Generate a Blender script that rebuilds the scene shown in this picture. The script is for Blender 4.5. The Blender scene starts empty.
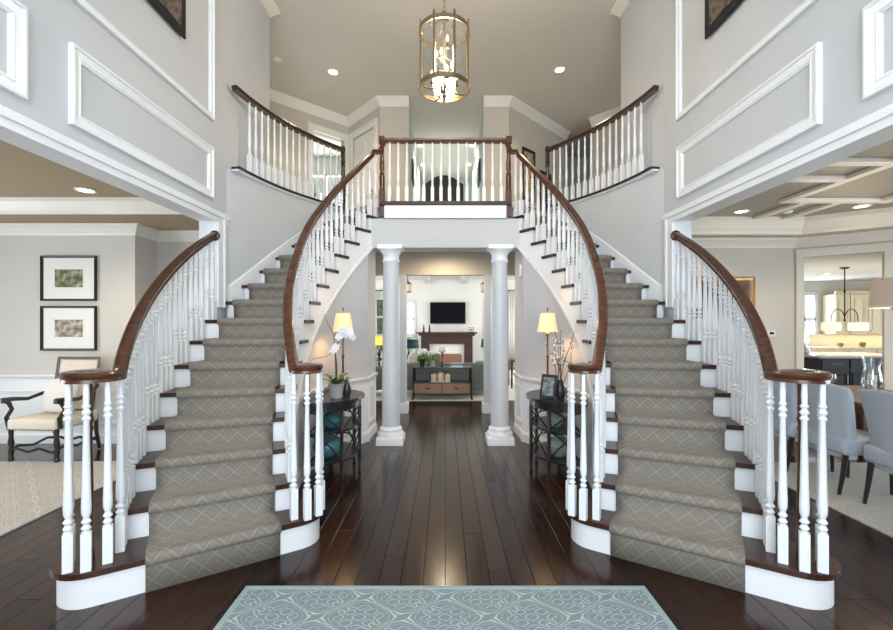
import bpy, bmesh, math, random
from mathutils import Vector, Matrix
from mathutils.geometry import tessellate_polygon
random.seed(7)
sc = bpy.context.scene
COL = sc.collection
PI = math.pi
# ---------------------------------------------------------------- camera, world, light, exposure
F, PY0, CXP, H = 441.0, 322.0, 446.0, 1.511
cam_d = bpy.data.cameras.new('camera'); cam = bpy.data.objects.new('camera', cam_d); COL.objects.link(cam)
cam.location = (0, 0, H); cam.rotation_euler = (PI/2, 0, 0)
cam_d.sensor_width = 36.0; cam_d.lens = F/893*36; cam_d.shift_y = 7/893; cam_d.shift_x = 1.2/893; cam_d.clip_start = .05
sc.camera = cam
W = bpy.data.worlds.new('sky'); sc.world = W; W.use_nodes = True
W.node_tree.nodes['Background'].inputs[0].default_value = (.80, .90, 1.0, 1)
W.node_tree.nodes['Background'].inputs[1].default_value = 1.6
sc.view_settings.view_transform = 'Standard'; sc.view_settings.look = 'None'
sc.view_settings.gamma = 1; sc.view_settings.use_curve_mapping = False
sc.view_settings.exposure = 0.12
def area(name, loc, rot, sx, sy, power, col=(1, 1, 1), spread=PI):
    l = bpy.data.lights.new(name, 'AREA'); l.shape = 'RECTANGLE'; l.size = sx; l.size_y = sy
    l.energy = power; l.color = col; l.spread = spread
    o = bpy.data.objects.new(name, l); COL.objects.link(o); o.location = loc; o.rotation_euler = rot
    return o
COOL = (.84, .92, 1.0)
# daylight in the windows of the house (entry front, living room, dining room, kitchen), plus added fill lamps
area('daylight_entry', (0, -2.55, 2.75), (PI/2, 0, 0), 3.6, 5.0, 310, COOL)
area('daylight_living', (-6.6, 2.6, 1.5), (PI/2, 0, -PI/2), 3.0, 2.0, 110, COOL)
area('daylight_dining', (7.2, 2.6, 1.5), (PI/2, 0, PI/2), 3.0, 2.0, 180, COOL)
area('fill_family_left', (-4.4, 11.5, 1.5), (PI/2, 0, -PI/2), 4.6, 2.0, 180, (1, 1, 1))  # added fill lamp at an unseen side window, brightens the family room
area('fill_family_right', (4.4, 11.5, 1.5), (PI/2, 0, PI/2), 4.6, 2.0, 180, (1, 1, 1))  # matching added fill lamp on the opposite side
area('daylight_kitchen', (8.85, 11.2, 1.5), (PI/2, 0, PI), .8, 1.5, 130, COOL)
area('fill_kitchen_side', (11.95, 8.0, 1.6), (PI/2, 0, PI/2), 2.9, 1.3, 55, (1, .98, .94))  # brightens the kitchen; lamp and its side window are added, out of view
area('daylight_upstairs', (-3.0, 11.3, 4.45), (PI/2, 0, PI), 1.4, 1.6, 140, (.92, 1, .95))

# ---------------------------------------------------------------- materials
M = {}
def mat(name, col, rough=.5, metal=0, noise=0, scale=8, bump=0, bscale=60, emit=None, estr=0, trans=0, stretch=None, coat=0, spec=.5):
    m = bpy.data.materials.new(name); m.use_nodes = True
    nt = m.node_tree; b = nt.nodes['Principled BSDF']
    b.inputs['Base Color'].default_value = (*col, 1); b.inputs['Roughness'].default_value = rough
    b.inputs['Metallic'].default_value = metal; b.inputs['Specular IOR Level'].default_value = spec
    if coat: b.inputs['Coat Weight'].default_value = coat; b.inputs['Coat Roughness'].default_value = .12
    if trans: b.inputs['Transmission Weight'].default_value = trans
    if emit:
        b.inputs['Emission Color'].default_value = (*emit, 1); b.inputs['Emission Strength'].default_value = estr
    tc = nt.nodes.new('ShaderNodeTexCoord'); mp = nt.nodes.new('ShaderNodeMapping')
    nt.links.new(tc.outputs['Object'], mp.inputs[0])
    if stretch: mp.inputs['Scale'].default_value = stretch
    if noise:
        n = nt.nodes.new('ShaderNodeTexNoise'); n.inputs['Scale'].default_value = scale; n.inputs['Detail'].default_value = 4
        nt.links.new(mp.outputs[0], n.inputs['Vector'])
        r = nt.nodes.new('ShaderNodeValToRGB'); nt.links.new(n.outputs['Fac'], r.inputs[0])
        r.color_ramp.elements[0].position = .3; r.color_ramp.elements[1].position = .7
        r.color_ramp.elements[0].color = (*[c*(1-noise) for c in col], 1); r.color_ramp.elements[1].color = (*[min(1, c*(1+noise)) for c in col], 1)
        nt.links.new(r.outputs[0], b.inputs['Base Color'])
    if bump:
        n2 = nt.nodes.new('ShaderNodeTexNoise'); n2.inputs['Scale'].default_value = bscale
        nt.links.new(mp.outputs[0], n2.inputs['Vector'])
        bp = nt.nodes.new('ShaderNodeBump'); bp.inputs['Strength'].default_value = bump; bp.inputs['Distance'].default_value = .01
        nt.links.new(n2.outputs['Fac'], bp.inputs['Height']); nt.links.new(bp.outputs[0], b.inputs['Normal'])
    M[name] = m
    return m
class NB:
    """small math-node helper for procedural patterns"""
    def __init__(s, m): s.nt = m.node_tree
    def val(s, v): n = s.nt.nodes.new('ShaderNodeValue'); n.outputs[0].default_value = v; return n.outputs[0]
    def m(s, op, a, b=None, c=None):
        n = s.nt.nodes.new('ShaderNodeMath'); n.operation = op
        for i, v in enumerate((a, b, c)):
            if v is None: continue
            if isinstance(v, (int, float)): n.inputs[i].default_value = v
            else: s.nt.links.new(v, n.inputs[i])
        return n.outputs[0]
    def line(s, v, at, w):  # 1 near v == at
        return s.m('SUBTRACT', 1, s.m('SMOOTH_MIN', s.m('DIVIDE', s.m('ABSOLUTE', s.m('SUBTRACT', v, at)), w), 1, .2))
    def mix(s, f, a, b):
        n = s.nt.nodes.new('ShaderNodeMix'); n.data_type = 'RGBA'
        s.nt.links.new(f, n.inputs[0])
        for i, v in ((6, a), (7, b)):
            if isinstance(v, tuple): n.inputs[i].default_value = (*v, 1)
            else: s.nt.links.new(v, n.inputs[i])
        return n.outputs[2]
def coords(m, kind='Object'):
    nt = m.node_tree; tc = nt.nodes.new('ShaderNodeTexCoord'); sp = nt.nodes.new('ShaderNodeSeparateXYZ')
    nt.links.new(tc.outputs[kind], sp.inputs[0]); return sp.outputs
WALLC = (.55, .56, .575)
mat('wall_paint', WALLC, .75, noise=.02, scale=2, bump=.03, bscale=150)
mat('living_paint', (.60, .575, .53), .75, noise=.02, scale=2)
mat('dining_paint', (.62, .59, .53), .75, noise=.02, scale=2)
mat('beige_paint', (.56, .51, .43), .75, noise=.02, scale=2)
mat('family_paint', (.80, .80, .76), .7, noise=.02, scale=2)
mat('ceiling_paint', (.70, .68, .64), .85, noise=.015, scale=2)
mat('tray_paint', (.40, .31, .20), .8, noise=.02, scale=2)
mat('tray_grey', (.28, .26, .22), .35, noise=.03, scale=2)
mat('trim_white', (.82, .83, .84), .35, noise=.01, scale=3)
mat('trim_warm', (.82, .79, .72), .4, noise=.01, scale=3)
mat('column_paint', (.58, .61, .65), .4, noise=.01, scale=3)
mat('rail_wood', (.072, .023, .009), .25, noise=.35, scale=10, stretch=(1, 1, 5), coat=.15)
mat('rail_dark', (.04, .014, .008), .18, noise=.3, scale=10, coat=.4)
mat('tread_wood', (.045, .017, .009), .3, noise=.35, scale=9, stretch=(3, 3, 3), spec=.35)
mat('black_wood', (.018, .014, .013), .3, noise=.3, scale=12, coat=.2)
mat('walnut', (.10, .05, .028), .4, noise=.3, scale=9)
mat('mantel_wood', (.045, .021, .014), .4, noise=.25, scale=9)
mat('drawer_wood', (.30, .16, .085), .45, noise=.25, scale=14, stretch=(1, 1, 6))
mat('cabinet_cream', (.76, .66, .44), .45, noise=.02)
mat('cream_fabric', (.70, .63, .52), .9, noise=.06, scale=60, bump=.15, bscale=250)
mat('white_fabric', (.74, .72, .68), .9, noise=.05, scale=50, bump=.15, bscale=250)
mat('blue_fabric', (.43, .47, .53), .85, noise=.05, scale=40, bump=.12, bscale=250)
mat('sofa_fabric', (.17, .19, .175), .9, noise=.08, scale=40, bump=.15, bscale=250)
mat('teal_dark', (.012, .05, .06), .7)
mat('iron', (.02, .018, .016), .4, metal=.6)
mat('bronze', (.19, .12, .065), .3, metal=.9, noise=.2, scale=20)
mat('antique_silver', (.30, .22, .14), .28, metal=.9, noise=.25, scale=25)
mat('lantern_arm', (.035, .022, .012), .8)
mat('steel', (.5, .5, .5), .3, metal=.9)
mat('shade_lit', (.85, .68, .42), .8, emit=(1, .58, .24), estr=.5)
mat('shade_yellow', (.9, .6, .12), .8, emit=(1, .6, .08), estr=1.0)
mat('shade_white', (.85, .80, .72), .8, emit=(1, .88, .68), estr=.7)
mat('shade_grey', (.50, .42, .36), .9, emit=(1, .75, .5), estr=.12)
mat('bulb', (1, .8, .5), .4, emit=(1, .66, .30), estr=7)
mat('can_glow', (1, .9, .7), .4, emit=(1, .82, .55), estr=14)
mat('paper', (.80, .78, .74), .6)
mat('black_frame', (.012, .012, .012), .35)
mat('gold_frame', (.42, .24, .09), .35, metal=.5, noise=.2, scale=20)
mat('screen', (.004, .005, .008), .3, spec=.06)
mat('pot_grey', (.42, .41, .39), .7, noise=.1, scale=20)
mat('leaf', (.06, .15, .03), .45, noise=.3, scale=14)
mat('leaf_bright', (.10, .30, .06), .5, noise=.35, scale=10)
mat('twig', (.09, .055, .035), .7, noise=.2, scale=30)
mat('petal', (.86, .85, .86), .6)
mat('petal_green', (.55, .62, .25), .6)
mat('teal_glass', (.07, .23, .26), .08, noise=.2, scale=8, spec=.8)
mat('green_glass', (.30, .36, .32), .1, spec=.8)
mat('dark_ceramic', (.03, .03, .035), .15)
mat('plastic_white', (.8, .8, .78), .4)
mat('ceramic_cream', (.66, .56, .42), .4, noise=.08, scale=30)
mat('stone_counter', (.70, .68, .64), .2, noise=.12, scale=14)
mat('curtain', (.82, .80, .74), .9, noise=.04, scale=20)
mat('tapestry', (.014, .010, .009), .9)
mat('backsplash', (.70, .63, .44), .4, noise=.15, scale=40)
mat('firebox_white', (.86, .85, .82), .5, noise=.03)
mat('corridor_paint', (.60, .68, .66), .75, noise=.02, scale=2)
mat('hall_bounce_floor', (.55, .48, .38), .95, noise=.1, scale=90)  # unseen upper floor; pale colour added to bounce light onto the ceiling
mat('outside_ground', (.16, .26, .09), .9, noise=.3, scale=3)
def glass(name, col=(.95, .98, 1), gloss=.10):
    m = bpy.data.materials.new(name); m.use_nodes = True; nt = m.node_tree
    nt.nodes.remove(nt.nodes['Principled BSDF'])
    t = nt.nodes.new('ShaderNodeBsdfTransparent'); t.inputs[0].default_value = (*col, 1)
    g = nt.nodes.new('ShaderNodeBsdfGlossy'); g.inputs['Roughness'].default_value = .03
    mx = nt.nodes.new('ShaderNodeMixShader'); mx.inputs[0].default_value = gloss
    nt.links.new(t.outputs[0], mx.inputs[1]); nt.links.new(g.outputs[0], mx.inputs[2])
    nt.links.new(mx.outputs[0], nt.nodes['Material Output'].inputs[0]); M[name] = m
glass('window_glass'); glass('clear_glass', (.93, .96, .96), .16)
# floor boards: one tone per board, grain along y
def floor_mat(name, seams):
    m = mat(name, (.05, .024, .013), .17, coat=0, spec=.42); nt = m.node_tree; b = nt.nodes['Principled BSDF']; nb = NB(m)
    geo = nt.nodes.new('ShaderNodeNewGeometry'); mp = nt.nodes.new('ShaderNodeMapping'); mp.inputs['Scale'].default_value = (38, 2.2, 5)
    nt.links.new(geo.outputs['Position'], mp.inputs[0])
    n = nt.nodes.new('ShaderNodeTexNoise'); n.inputs['Scale'].default_value = 1; n.inputs['Detail'].default_value = 6; nt.links.new(mp.outputs[0], n.inputs['Vector'])
    oi = nt.nodes.new('ShaderNodeObjectInfo'); rnd = oi.outputs['Random']
    if seams:
        sp = nt.nodes.new('ShaderNodeSeparateXYZ'); nt.links.new(geo.outputs['Position'], sp.inputs[0])
        ix = nb.m('FLOOR', nb.m('DIVIDE', sp.outputs[0], .13))
        rnd = nb.m('FRACT', nb.m('MULTIPLY', nb.m('SINE', nb.m('MULTIPLY', ix, 12.9)), 43.7))
    v = nb.m('ADD', nb.m('MULTIPLY', n.outputs['Fac'], .7), nb.m('MULTIPLY', rnd, .45))
    r = nt.nodes.new('ShaderNodeValToRGB'); nt.links.new(v, r.inputs[0])
    r.color_ramp.elements[0].position = .25; r.color_ramp.elements[0].color = (.008, .0035, .0025, 1)
    r.color_ramp.elements[1].position = .95; r.color_ramp.elements[1].color = (.052, .019, .009, 1)
    nt.links.new(r.outputs[0], b.inputs['Base Color'])
    nt.links.new(nb.m('ADD', nb.m('MULTIPLY', n.outputs['Fac'], .14), .13), b.inputs['Roughness'])
    bp = nt.nodes.new('ShaderNodeBump'); bp.inputs['Strength'].default_value = .10; bp.inputs['Distance'].default_value = .004
    nt.links.new(n.outputs['Fac'], bp.inputs['Height']); nt.links.new(bp.outputs[0], b.inputs['Normal'])
floor_mat('floor_board', False); floor_mat('floor_plain', True)
def runner_mat():
    m = mat('runner_carpet', (.24, .22, .19), .95); nt = m.node_tree; b = nt.nodes['Principled BSDF']; nb = NB(m)
    u, v, _ = coords(m, 'UV')
    p = 2*PI/.125
    d1 = nb.m('ABSOLUTE', nb.m('SUBTRACT', nb.m('FRACT', nb.m('DIVIDE', nb.m('ADD', u, v), .125)), .5))
    d2 = nb.m('ABSOLUTE', nb.m('SUBTRACT', nb.m('FRACT', nb.m('DIVIDE', nb.m('SUBTRACT', u, v), .125)), .5))
    l = nb.m('MAXIMUM', nb.line(d1, .5, .10), nb.line(d2, .5, .10))
    inner = nb.m('MAXIMUM', d1, d2)
    l2 = nb.m('MULTIPLY', nb.line(inner, .20, .06), .6)
    l3 = nb.m('MAXIMUM', nb.m('MAXIMUM', l, l2), 0)
    n = nt.nodes.new('ShaderNodeTexNoise'); n.inputs['Scale'].default_value = 260
    f = nb.m('ADD', nb.m('MULTIPLY', l3, .75), nb.m('MULTIPLY', nb.m('SUBTRACT', n.outputs['Fac'], .5), .5))
    nt.links.new(nb.mix(f, (.21, .185, .15), (.31, .285, .24)), b.inputs['Base Color'])
    bp = nt.nodes.new('ShaderNodeBump'); bp.inputs['Strength'].default_value = .3; bp.inputs['Distance'].default_value = .004
    nt.links.new(n.outputs['Fac'], bp.inputs['Height']); nt.links.new(bp.outputs[0], b.inputs['Normal'])
runner_mat()
def damask(name, base, ink, px, py, rough=.95):
    m = mat(name, base, rough); nt = m.node_tree; b = nt.nodes['Principled BSDF']; nb = NB(m)
    x, y, _ = coords(m)
    U = nb.m('MULTIPLY', x, 2*PI/px); V = nb.m('MULTIPLY', y, 2*PI/py)
    cu = nb.m('COSINE', U); cv = nb.m('COSINE', V)
    g = nb.m('ABSOLUTE', nb.m('ADD', cu, cv))                   # ogee lattice: zero set = diamonds
    wob = nb.m('MULTIPLY', nb.m('SINE', nb.m('MULTIPLY', U, 5)), nb.m('SINE', nb.m('MULTIPLY', V, 5)))
    l = nb.line(nb.m('ADD', g, nb.m('MULTIPLY', wob, .05)), .13, .075)
    l = nb.m('MAXIMUM', l, nb.m('MULTIPLY', nb.line(g, .42, .06), .45))
    l = nb.m('MAXIMUM', l, nb.line(nb.m('ADD', g, nb.m('MULTIPLY', wob, .34)), .88, .10))
    s = nb.m('ADD', nb.m('COSINE', nb.m('MULTIPLY', U, 4)), nb.m('COSINE', nb.m('MULTIPLY', V, 4)))
    sc_ = nb.m('MAXIMUM', nb.line(s, .7, .28), nb.line(s, -.9, .28))
    inside = nb.m('GREATER_THAN', g, 1.05)
    l = nb.m('MAXIMUM', l, nb.m('MULTIPLY', sc_, inside))
    l = nb.m('MAXIMUM', l, 0)
    n = nt.nodes.new('ShaderNodeTexNoise'); n.inputs['Scale'].default_value = 180
    f = nb.m('MULTIPLY', l, nb.m('ADD', .6, nb.m('MULTIPLY', n.outputs['Fac'], .5)))
    nt.links.new(nb.mix(f, base, ink), b.inputs['Base Color'])
    bp = nt.nodes.new('ShaderNodeBump'); bp.inputs['Strength'].default_value = .35; bp.inputs['Distance'].default_value = .004
    nt.links.new(n.outputs['Fac'], bp.inputs['Height']); nt.links.new(bp.outputs[0], b.inputs['Normal'])
damask('entry_rug_pile', (.20, .255, .272), (.60, .63, .63), .44, .33)
mat('entry_rug_edge', (.30, .38, .385), .95, noise=.1, scale=150)
damask('living_rug_pile', (.42, .395, .35), (.70, .69, .66), .42, .42)
damask('dining_rug_pile', (.52, .48, .42), (.70, .67, .61), .42, .42)
def voro(name, cols, scale, kind='F1'):
    m = mat(name, cols[0], .7); nt = m.node_tree; b = nt.nodes['Principled BSDF']
    tc = nt.nodes.new('ShaderNodeTexCoord'); n = nt.nodes.new('ShaderNodeTexNoise'); n.inputs['Scale'].default_value = scale; n.inputs['Detail'].default_value = 5
    nt.links.new(tc.outputs['Object'], n.inputs['Vector'])
    r = nt.nodes.new('ShaderNodeValToRGB'); nt.links.new(n.outputs['Fac'], r.inputs[0])
    el = r.color_ramp.elements; el[0].color = (*cols[0], 1); el[0].position = .3; el[1].color = (*cols[-1], 1); el[1].position = .72
    for i, c in enumerate(cols[1:-1]):
        e = el.new(.3+.42*(i+1)/(len(cols)-1)); e.color = (*c, 1)
    nt.links.new(r.outputs[0], b.inputs['Base Color'])
voro('landscape_print', [(.03, .04, .02), (.10, .13, .05), (.30, .28, .16), (.55, .55, .50)], 14)
voro('village_print', [(.05, .07, .06), (.25, .20, .12), (.45, .42, .36), (.60, .64, .66)], 16)
voro('old_painting', [(.04, .02, .01), (.12, .06, .03), (.22, .14, .07)], 9)
voro('photo_print', [(.03, .04, .05), (.2, .24, .25), (.4, .45, .45)], 20)
voro('tapestry_weave', [(.018, .012, .010), (.05, .035, .03), (.16, .13, .10), (.05, .02, .02)], 9)
voro('branch_print', [(.05, .03, .02), (.42, .30, .17), (.55, .42, .26)], 11)

# ---------------------------------------------------------------- mesh helpers
def newbm(): return bmesh.new()
def box(bm, x0, x1, y0, y1, z0, z1, mx=None):
    vs = [bm.verts.new(mx @ Vector(p) if mx else p) for p in ((x0,y0,z0),(x1,y0,z0),(x1,y1,z0),(x0,y1,z0),(x0,y0,z1),(x1,y0,z1),(x1,y1,z1),(x0,y1,z1))]
    for f in ((3,2,1,0),(4,5,6,7),(0,1,5,4),(1,2,6,5),(2,3,7,6),(3,0,4,7)): bm.faces.new([vs[i] for i in f])
    return bm
def prism(bm, poly, z0, z1):
    a = [bm.verts.new((p[0], p[1], z0)) for p in poly]; b = [bm.verts.new((p[0], p[1], z1)) for p in poly]; n = len(poly)
    for t in tessellate_polygon([[Vector((p[0], p[1], 0)) for p in poly]]):
        bm.faces.new([b[i] for i in t]); bm.faces.new([a[i] for i in reversed(t)])
    for i in range(n):
        j = (i+1) % n; bm.faces.new((a[i], a[j], b[j], b[i]))
    return bm
def lathe(bm, prof, seg=16, c=(0, 0, 0), cap=True, mx=None, a0=0, a1=2*PI):
    full = abs(a1-a0-2*PI) < 1e-6; rings = []; n = seg if full else seg+1
    for r, z in prof:
        ring = []
        for i in range(n):
            t = a0+(a1-a0)*i/seg; p = Vector((c[0]+r*math.cos(t), c[1]+r*math.sin(t), c[2]+z))
            ring.append(bm.verts.new(mx @ p if mx else p))
        rings.append(ring)
    for A, B in zip(rings, rings[1:]):
        for i in range(seg):
            j = (i+1) % n; bm.faces.new((A[i], A[j], B[j], B[i]))
    if cap and full:
        bm.faces.new(list(reversed(rings[0]))); bm.faces.new(rings[-1])
    return bm
def sweep(bm, path, prof, closed=False, up=(0, 0, 1), flat=False):
    """sweep 2-D profile (side, up) along a 3-D path; flat = keep the profile's up vertical (mitred in plan)"""
    P = [Vector(p) for p in path]; n = len(P); rings = []; UP = Vector(up)
    for i in range(n):
        if closed: t0 = P[i]-P[i-1]; t1 = P[(i+1) % n]-P[i]
        else: t0 = P[i]-P[max(i-1, 0)] if i else P[1]-P[0]; t1 = P[min(i+1, n-1)]-P[i] if i < n-1 else P[-1]-P[-2]
        if flat:
            t0 = Vector((t0.x, t0.y, 0)).normalized(); t1 = Vector((t1.x, t1.y, 0)).normalized()
        else: t0.normalize(); t1.normalize()
        t = (t0+t1).normalized(); k = max(.35, t.dot(t1)) if flat else 1
        s = t.cross(UP)
        s = s.normalized() if s.length > 1e-5 else Vector((1, 0, 0))
        u = UP if flat else s.cross(t).normalized()
        rings.append([bm.verts.new(P[i]+s*(a/k)+u*b) for a, b in prof])
    m = len(prof)
    for i in range(n if closed else n-1):
        A, B = rings[i], rings[(i+1) % n]
        for q in range(m):
            w = (q+1) % m; bm.faces.new((A[q], A[w], B[w], B[q]))
    if not closed:
        bm.faces.new(list(reversed(rings[0]))); bm.faces.new(rings[-1])
    return bm
def circ(r, n=8, sy=1): return [(r*math.cos(2*PI*i/n), r*sy*math.sin(2*PI*i/n)) for i in range(n)]
def tube(bm, path, r, n=6, closed=False): return sweep(bm, path, circ(r, n), closed)
def taper_tube(bm, path, radii, n=6):
    P = [Vector(p) for p in path]; rings = []
    for i, p in enumerate(P):
        t = (P[min(i+1, len(P)-1)]-P[max(i-1, 0)]).normalized()
        s = t.cross(Vector((.13, .31, .94))); s.normalize(); u = s.cross(t)
        rings.append([bm.verts.new(p+s*(radii[i]*math.cos(2*PI*k/n))+u*(radii[i]*math.sin(2*PI*k/n))) for k in range(n)])
    for A, B in zip(rings, rings[1:]):
        for q in range(n): bm.faces.new((A[q], A[(q+1) % n], B[(q+1) % n], B[q]))
    bm.faces.new(list(reversed(rings[0]))); bm.faces.new(rings[-1]); return bm
def ball(bm, c, r, sub=2, sc_=(1, 1, 1)):
    bmesh.ops.create_icosphere(bm, subdivisions=sub, radius=r, matrix=Matrix.Translation(c) @ Matrix.Diagonal((*sc_, 1))); return bm
def cushion(bm, x0, x1, y0, y1, z0, z1, r=.03, mx=None, seg=3):
    b2 = bmesh.new(); box(b2, x0, x1, y0, y1, z0, z1)
    bmesh.ops.bevel(b2, geom=list(b2.edges), offset=r, segments=seg, affect='EDGES', profile=.5)
    off = {}
    for v in b2.verts: off[v] = bm.verts.new(mx @ v.co if mx else v.co)
    for f in b2.faces: bm.faces.new([off[v] for v in f.verts])
    b2.free(); return bm
def obj(name, bm, m, parent=None, smooth=False, world=False, recentre=True, bevel=0):
    bmesh.ops.recalc_face_normals(bm, faces=bm.faces)
    me = bpy.data.meshes.new(name); bm.to_mesh(me); bm.free()
    me.materials.append(M[m] if isinstance(m, str) else m)
    o = bpy.data.objects.new(name, me); COL.objects.link(o)
    c = Vector((0, 0, 0))
    if recentre and len(me.vertices):
        xs = [v.co for v in me.vertices]
        c = Vector(((min(v.x for v in xs)+max(v.x for v in xs))/2, (min(v.y for v in xs)+max(v.y for v in xs))/2, min(v.z for v in xs)))
        me.transform(Matrix.Translation(-c))
    if parent:
        o.parent = parent
        if world: c = c-parent.location
    o.location = c
    if smooth:
        for p in me.polygons: p.use_smooth = True
        if hasattr(me, 'set_sharp_from_angle'): me.set_sharp_from_angle(angle=math.radians(38))
    if bevel:
        bv = o.modifiers.new('bevel', 'BEVEL'); bv.width = bevel; bv.segments = 2; bv.limit_method = 'ANGLE'
    return o
def tag(o, label, cat, group=None):
    o['label'] = label; o['category'] = cat
    if group: o['group'] = group
    return o
def thing(name, label, cat, loc=(0, 0, 0), rz=0, group=None):
    o = bpy.data.objects.new(name, None); COL.objects.link(o); o.location = loc; o.rotation_euler = (0, 0, rz); o.empty_display_size = .1
    return tag(o, label, cat, group)
def struct(name, bm, m, smooth=False, label=None, bevel=0):
    o = obj(name, bm, m, smooth=smooth, recentre=False, bevel=bevel); o['kind'] = 'structure'
    if label: o['label'] = label
    return o
def linked(name, me, parent, loc, rz=0):
    o = bpy.data.objects.new(name, me); COL.objects.link(o); o.parent = parent; o.location = loc; o.rotation_euler = (0, 0, rz); return o
def lamp_light(parent, loc, power, col=(1, .78, .5), r=.05, name='lamp_light'):
    l = bpy.data.lights.new(name, 'POINT'); l.energy = power; l.color = col; l.shadow_soft_size = r
    o = bpy.data.objects.new(name, l); COL.objects.link(o); o.parent = parent; o.location = loc; return o
def spot(parent, loc, power, col=(1, .80, .55), ang=2.3, r=.06):
    l = bpy.data.lights.new('downlight', 'SPOT'); l.energy = power; l.color = col; l.shadow_soft_size = r; l.spot_size = ang; l.spot_blend = .7
    o = bpy.data.objects.new('downlight', l); COL.objects.link(o); o.parent = parent; o.location = loc; return o
def wall_seg(bm, p0, p1, z0, z1, th, openings=()):
    """wall from p0 to p1, thickness th to the left of the direction p0->p1; openings (s0, s1, zb, zt)"""
    p0 = Vector((p0[0], p0[1], 0)); p1 = Vector((p1[0], p1[1], 0)); L = (p1-p0).length; d = (p1-p0)/L; n = Vector((-d.y, d.x, 0))
    mx = Matrix(((d.x, n.x, 0, p0.x), (d.y, n.y, 0, p0.y), (0, 0, 1, 0), (0, 0, 0, 1)))
    s = 0
    for a, b, zb, zt in sorted(openings):
        if a > s: box(bm, s, a, 0, th, z0, z1, mx)
        if zb > z0: box(bm, a, b, 0, th, z0, zb, mx)
        if zt < z1: box(bm, a, b, 0, th, zt, z1, mx)
        s = b
    if s < L: box(bm, s, L, 0, th, z0, z1, mx)
    return mx
CROWN = lambda s: [(0, 0), (.012*s, 0), (.018*s, .02*s), (.03*s, .035*s), (.06*s, .075*s), (.085*s, .10*s), (.095*s, .105*s), (.095*s, .125*s), (.10*s, .13*s), (0, .13*s)]
RAILP = [(0, 0), (.012, .0), (.016, .02), (.03, .035), (.035, .05), (.035, .065), (0, .065)]
BASEP = [(0, 0), (.018, 0), (.018, .10), (.012, .12), (.004, .135), (0, .135)]
def frame_mold(bm, O, U, V, N, w, h, fw=.07, d=.025):
    """mitred picture-frame moulding on a plane; outer size w x h from corner O"""
    O, U, V, N = (Vector(v) for v in (O, U, V, N))
    prof = [(0, 0), (0, d), (fw*.18, d*1.05), (fw*.26, d*.72), (fw*.7, d*.6), (fw*.8, d*.75), (fw, d*.35), (fw, 0)]
    rings = []
    for cx, cy, sx, sy in ((0, 0, 1, 1), (w, 0, -1, 1), (w, h, -1, -1), (0, h, 1, -1)):
        rings.append([bm.verts.new(O+U*(cx+sx*a)+V*(cy+sy*a)+N*b) for a, b in prof])
    m = len(prof)
    for i in range(4):
        A, B = rings[i], rings[(i+1) % 4]
        for q in range(m): bm.faces.new((A[q], A[(q+1) % m], B[(q+1) % m], B[q]))
    return bm

# ---------------------------------------------------------------- plan data (fitted from the photograph)
XC, YC, A0, DA, R_ = 1.025, 4.188, -.6594, .0840, .19
RWF = lambda a: 3.28+.063*max(0, 1-(a-.13)/.16)**2
RW = 3.28                     # inner face of the curved stair wall
XW = 2.29                     # foyer side walls
FL2 = 3.04                    # upper floor
CEIL = 5.62
def interp(k, t):
    if k <= t[0][0]: return t[0][1]
    for (a, va), (b, vb) in zip(t, t[1:]):
        if k <= b: return va+(vb-va)*(k-a)/(b-a)
    return t[-1][1]
SZ = lambda k: R_*k+(.012 if k > 0 else 0)
RE = lambda k: interp(k, ((1, 2.345), (7, 2.345), (9, 2.385), (11, 2.40), (13, 2.41), (16, 2.41)))
ang = lambda k: A0+DA*k
def P(s, R, a): return (s*(XC-R*math.cos(a)), YC+R*math.sin(a))
HT = ((1, 1.0), (1.3, .98), (3, .92), (5.6, .86), (7, .826), (8.6, .77), (11, .735), (14, .73), (15.2, .745), (16, .79))
railz = lambda k, m=1.247: SZ(k)+interp(k, HT) if k >= 3 else max(m, m+(SZ(3)+.92-m)*(k-1.5)/1.5)
BEAMY = 5.62

# ================================================================ STRUCTURE
# ---- floor with separate boards in the foyer and hall
bm = newbm()
box(bm, -3.38, 3.38, -.4, 7.4, -.12, -.014)
box(bm, -9, -3.38, -3, 17, -.12, 0); box(bm, 3.38, 14, -3, 17, -.12, 0)
box(bm, -3.38, 3.38, -3, -.4, -.12, 0); box(bm, -3.38, 3.38, 7.4, 17, -.12, 0)
floor = struct('floor', bm, 'floor_plain', label='dark brown glossy hardwood floor')
PW = .13; lens_ = (1.35, 1.7, 2.05, 2.4); pm = {}
def plank_mesh(L):
    L = round(L, 2)
    if L not in pm:
        b = newbm(); w = PW/2-.0006; e = .0018; l = L/2-.0006
        lo = [b.verts.new(p) for p in ((-w,-l,-.014),(w,-l,-.014),(w,l,-.014),(-w,l,-.014))]
        mi = [b.verts.new(p) for p in ((-w,-l,-.0022),(w,-l,-.0022),(w,l,-.0022),(-w,l,-.0022))]
        hi = [b.verts.new(p) for p in ((-w+e,-l+e,0),(w-e,-l+e,0),(w-e,l-e,0),(-w+e,l-e,0))]
        for A, B in ((lo, mi), (mi, hi)):
            for i in range(4): b.faces.new((A[i], A[(i+1) % 4], B[(i+1) % 4], B[i]))
        b.faces.new(hi)
        bmesh.ops.recalc_face_normals(b, faces=b.faces)
        me = bpy.data.meshes.new('plank'); b.to_mesh(me); b.free(); me.materials.append(M['floor_board']); pm[L] = me
    return pm[L]
x = -3.38+PW/2
while x < 3.38:
    y = -.4; first = True
    while y < 7.4-.01:
        L = random.choice(lens_)
        if first: L = random.choice((.7, 1.1, 1.5, 1.9)); first = False
        if 7.4-(y+L) < .8: L = 7.4-y
        linked('plank', plank_mesh(L), floor, (x, y+L/2, 0)); y += L
    x += PW
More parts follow.
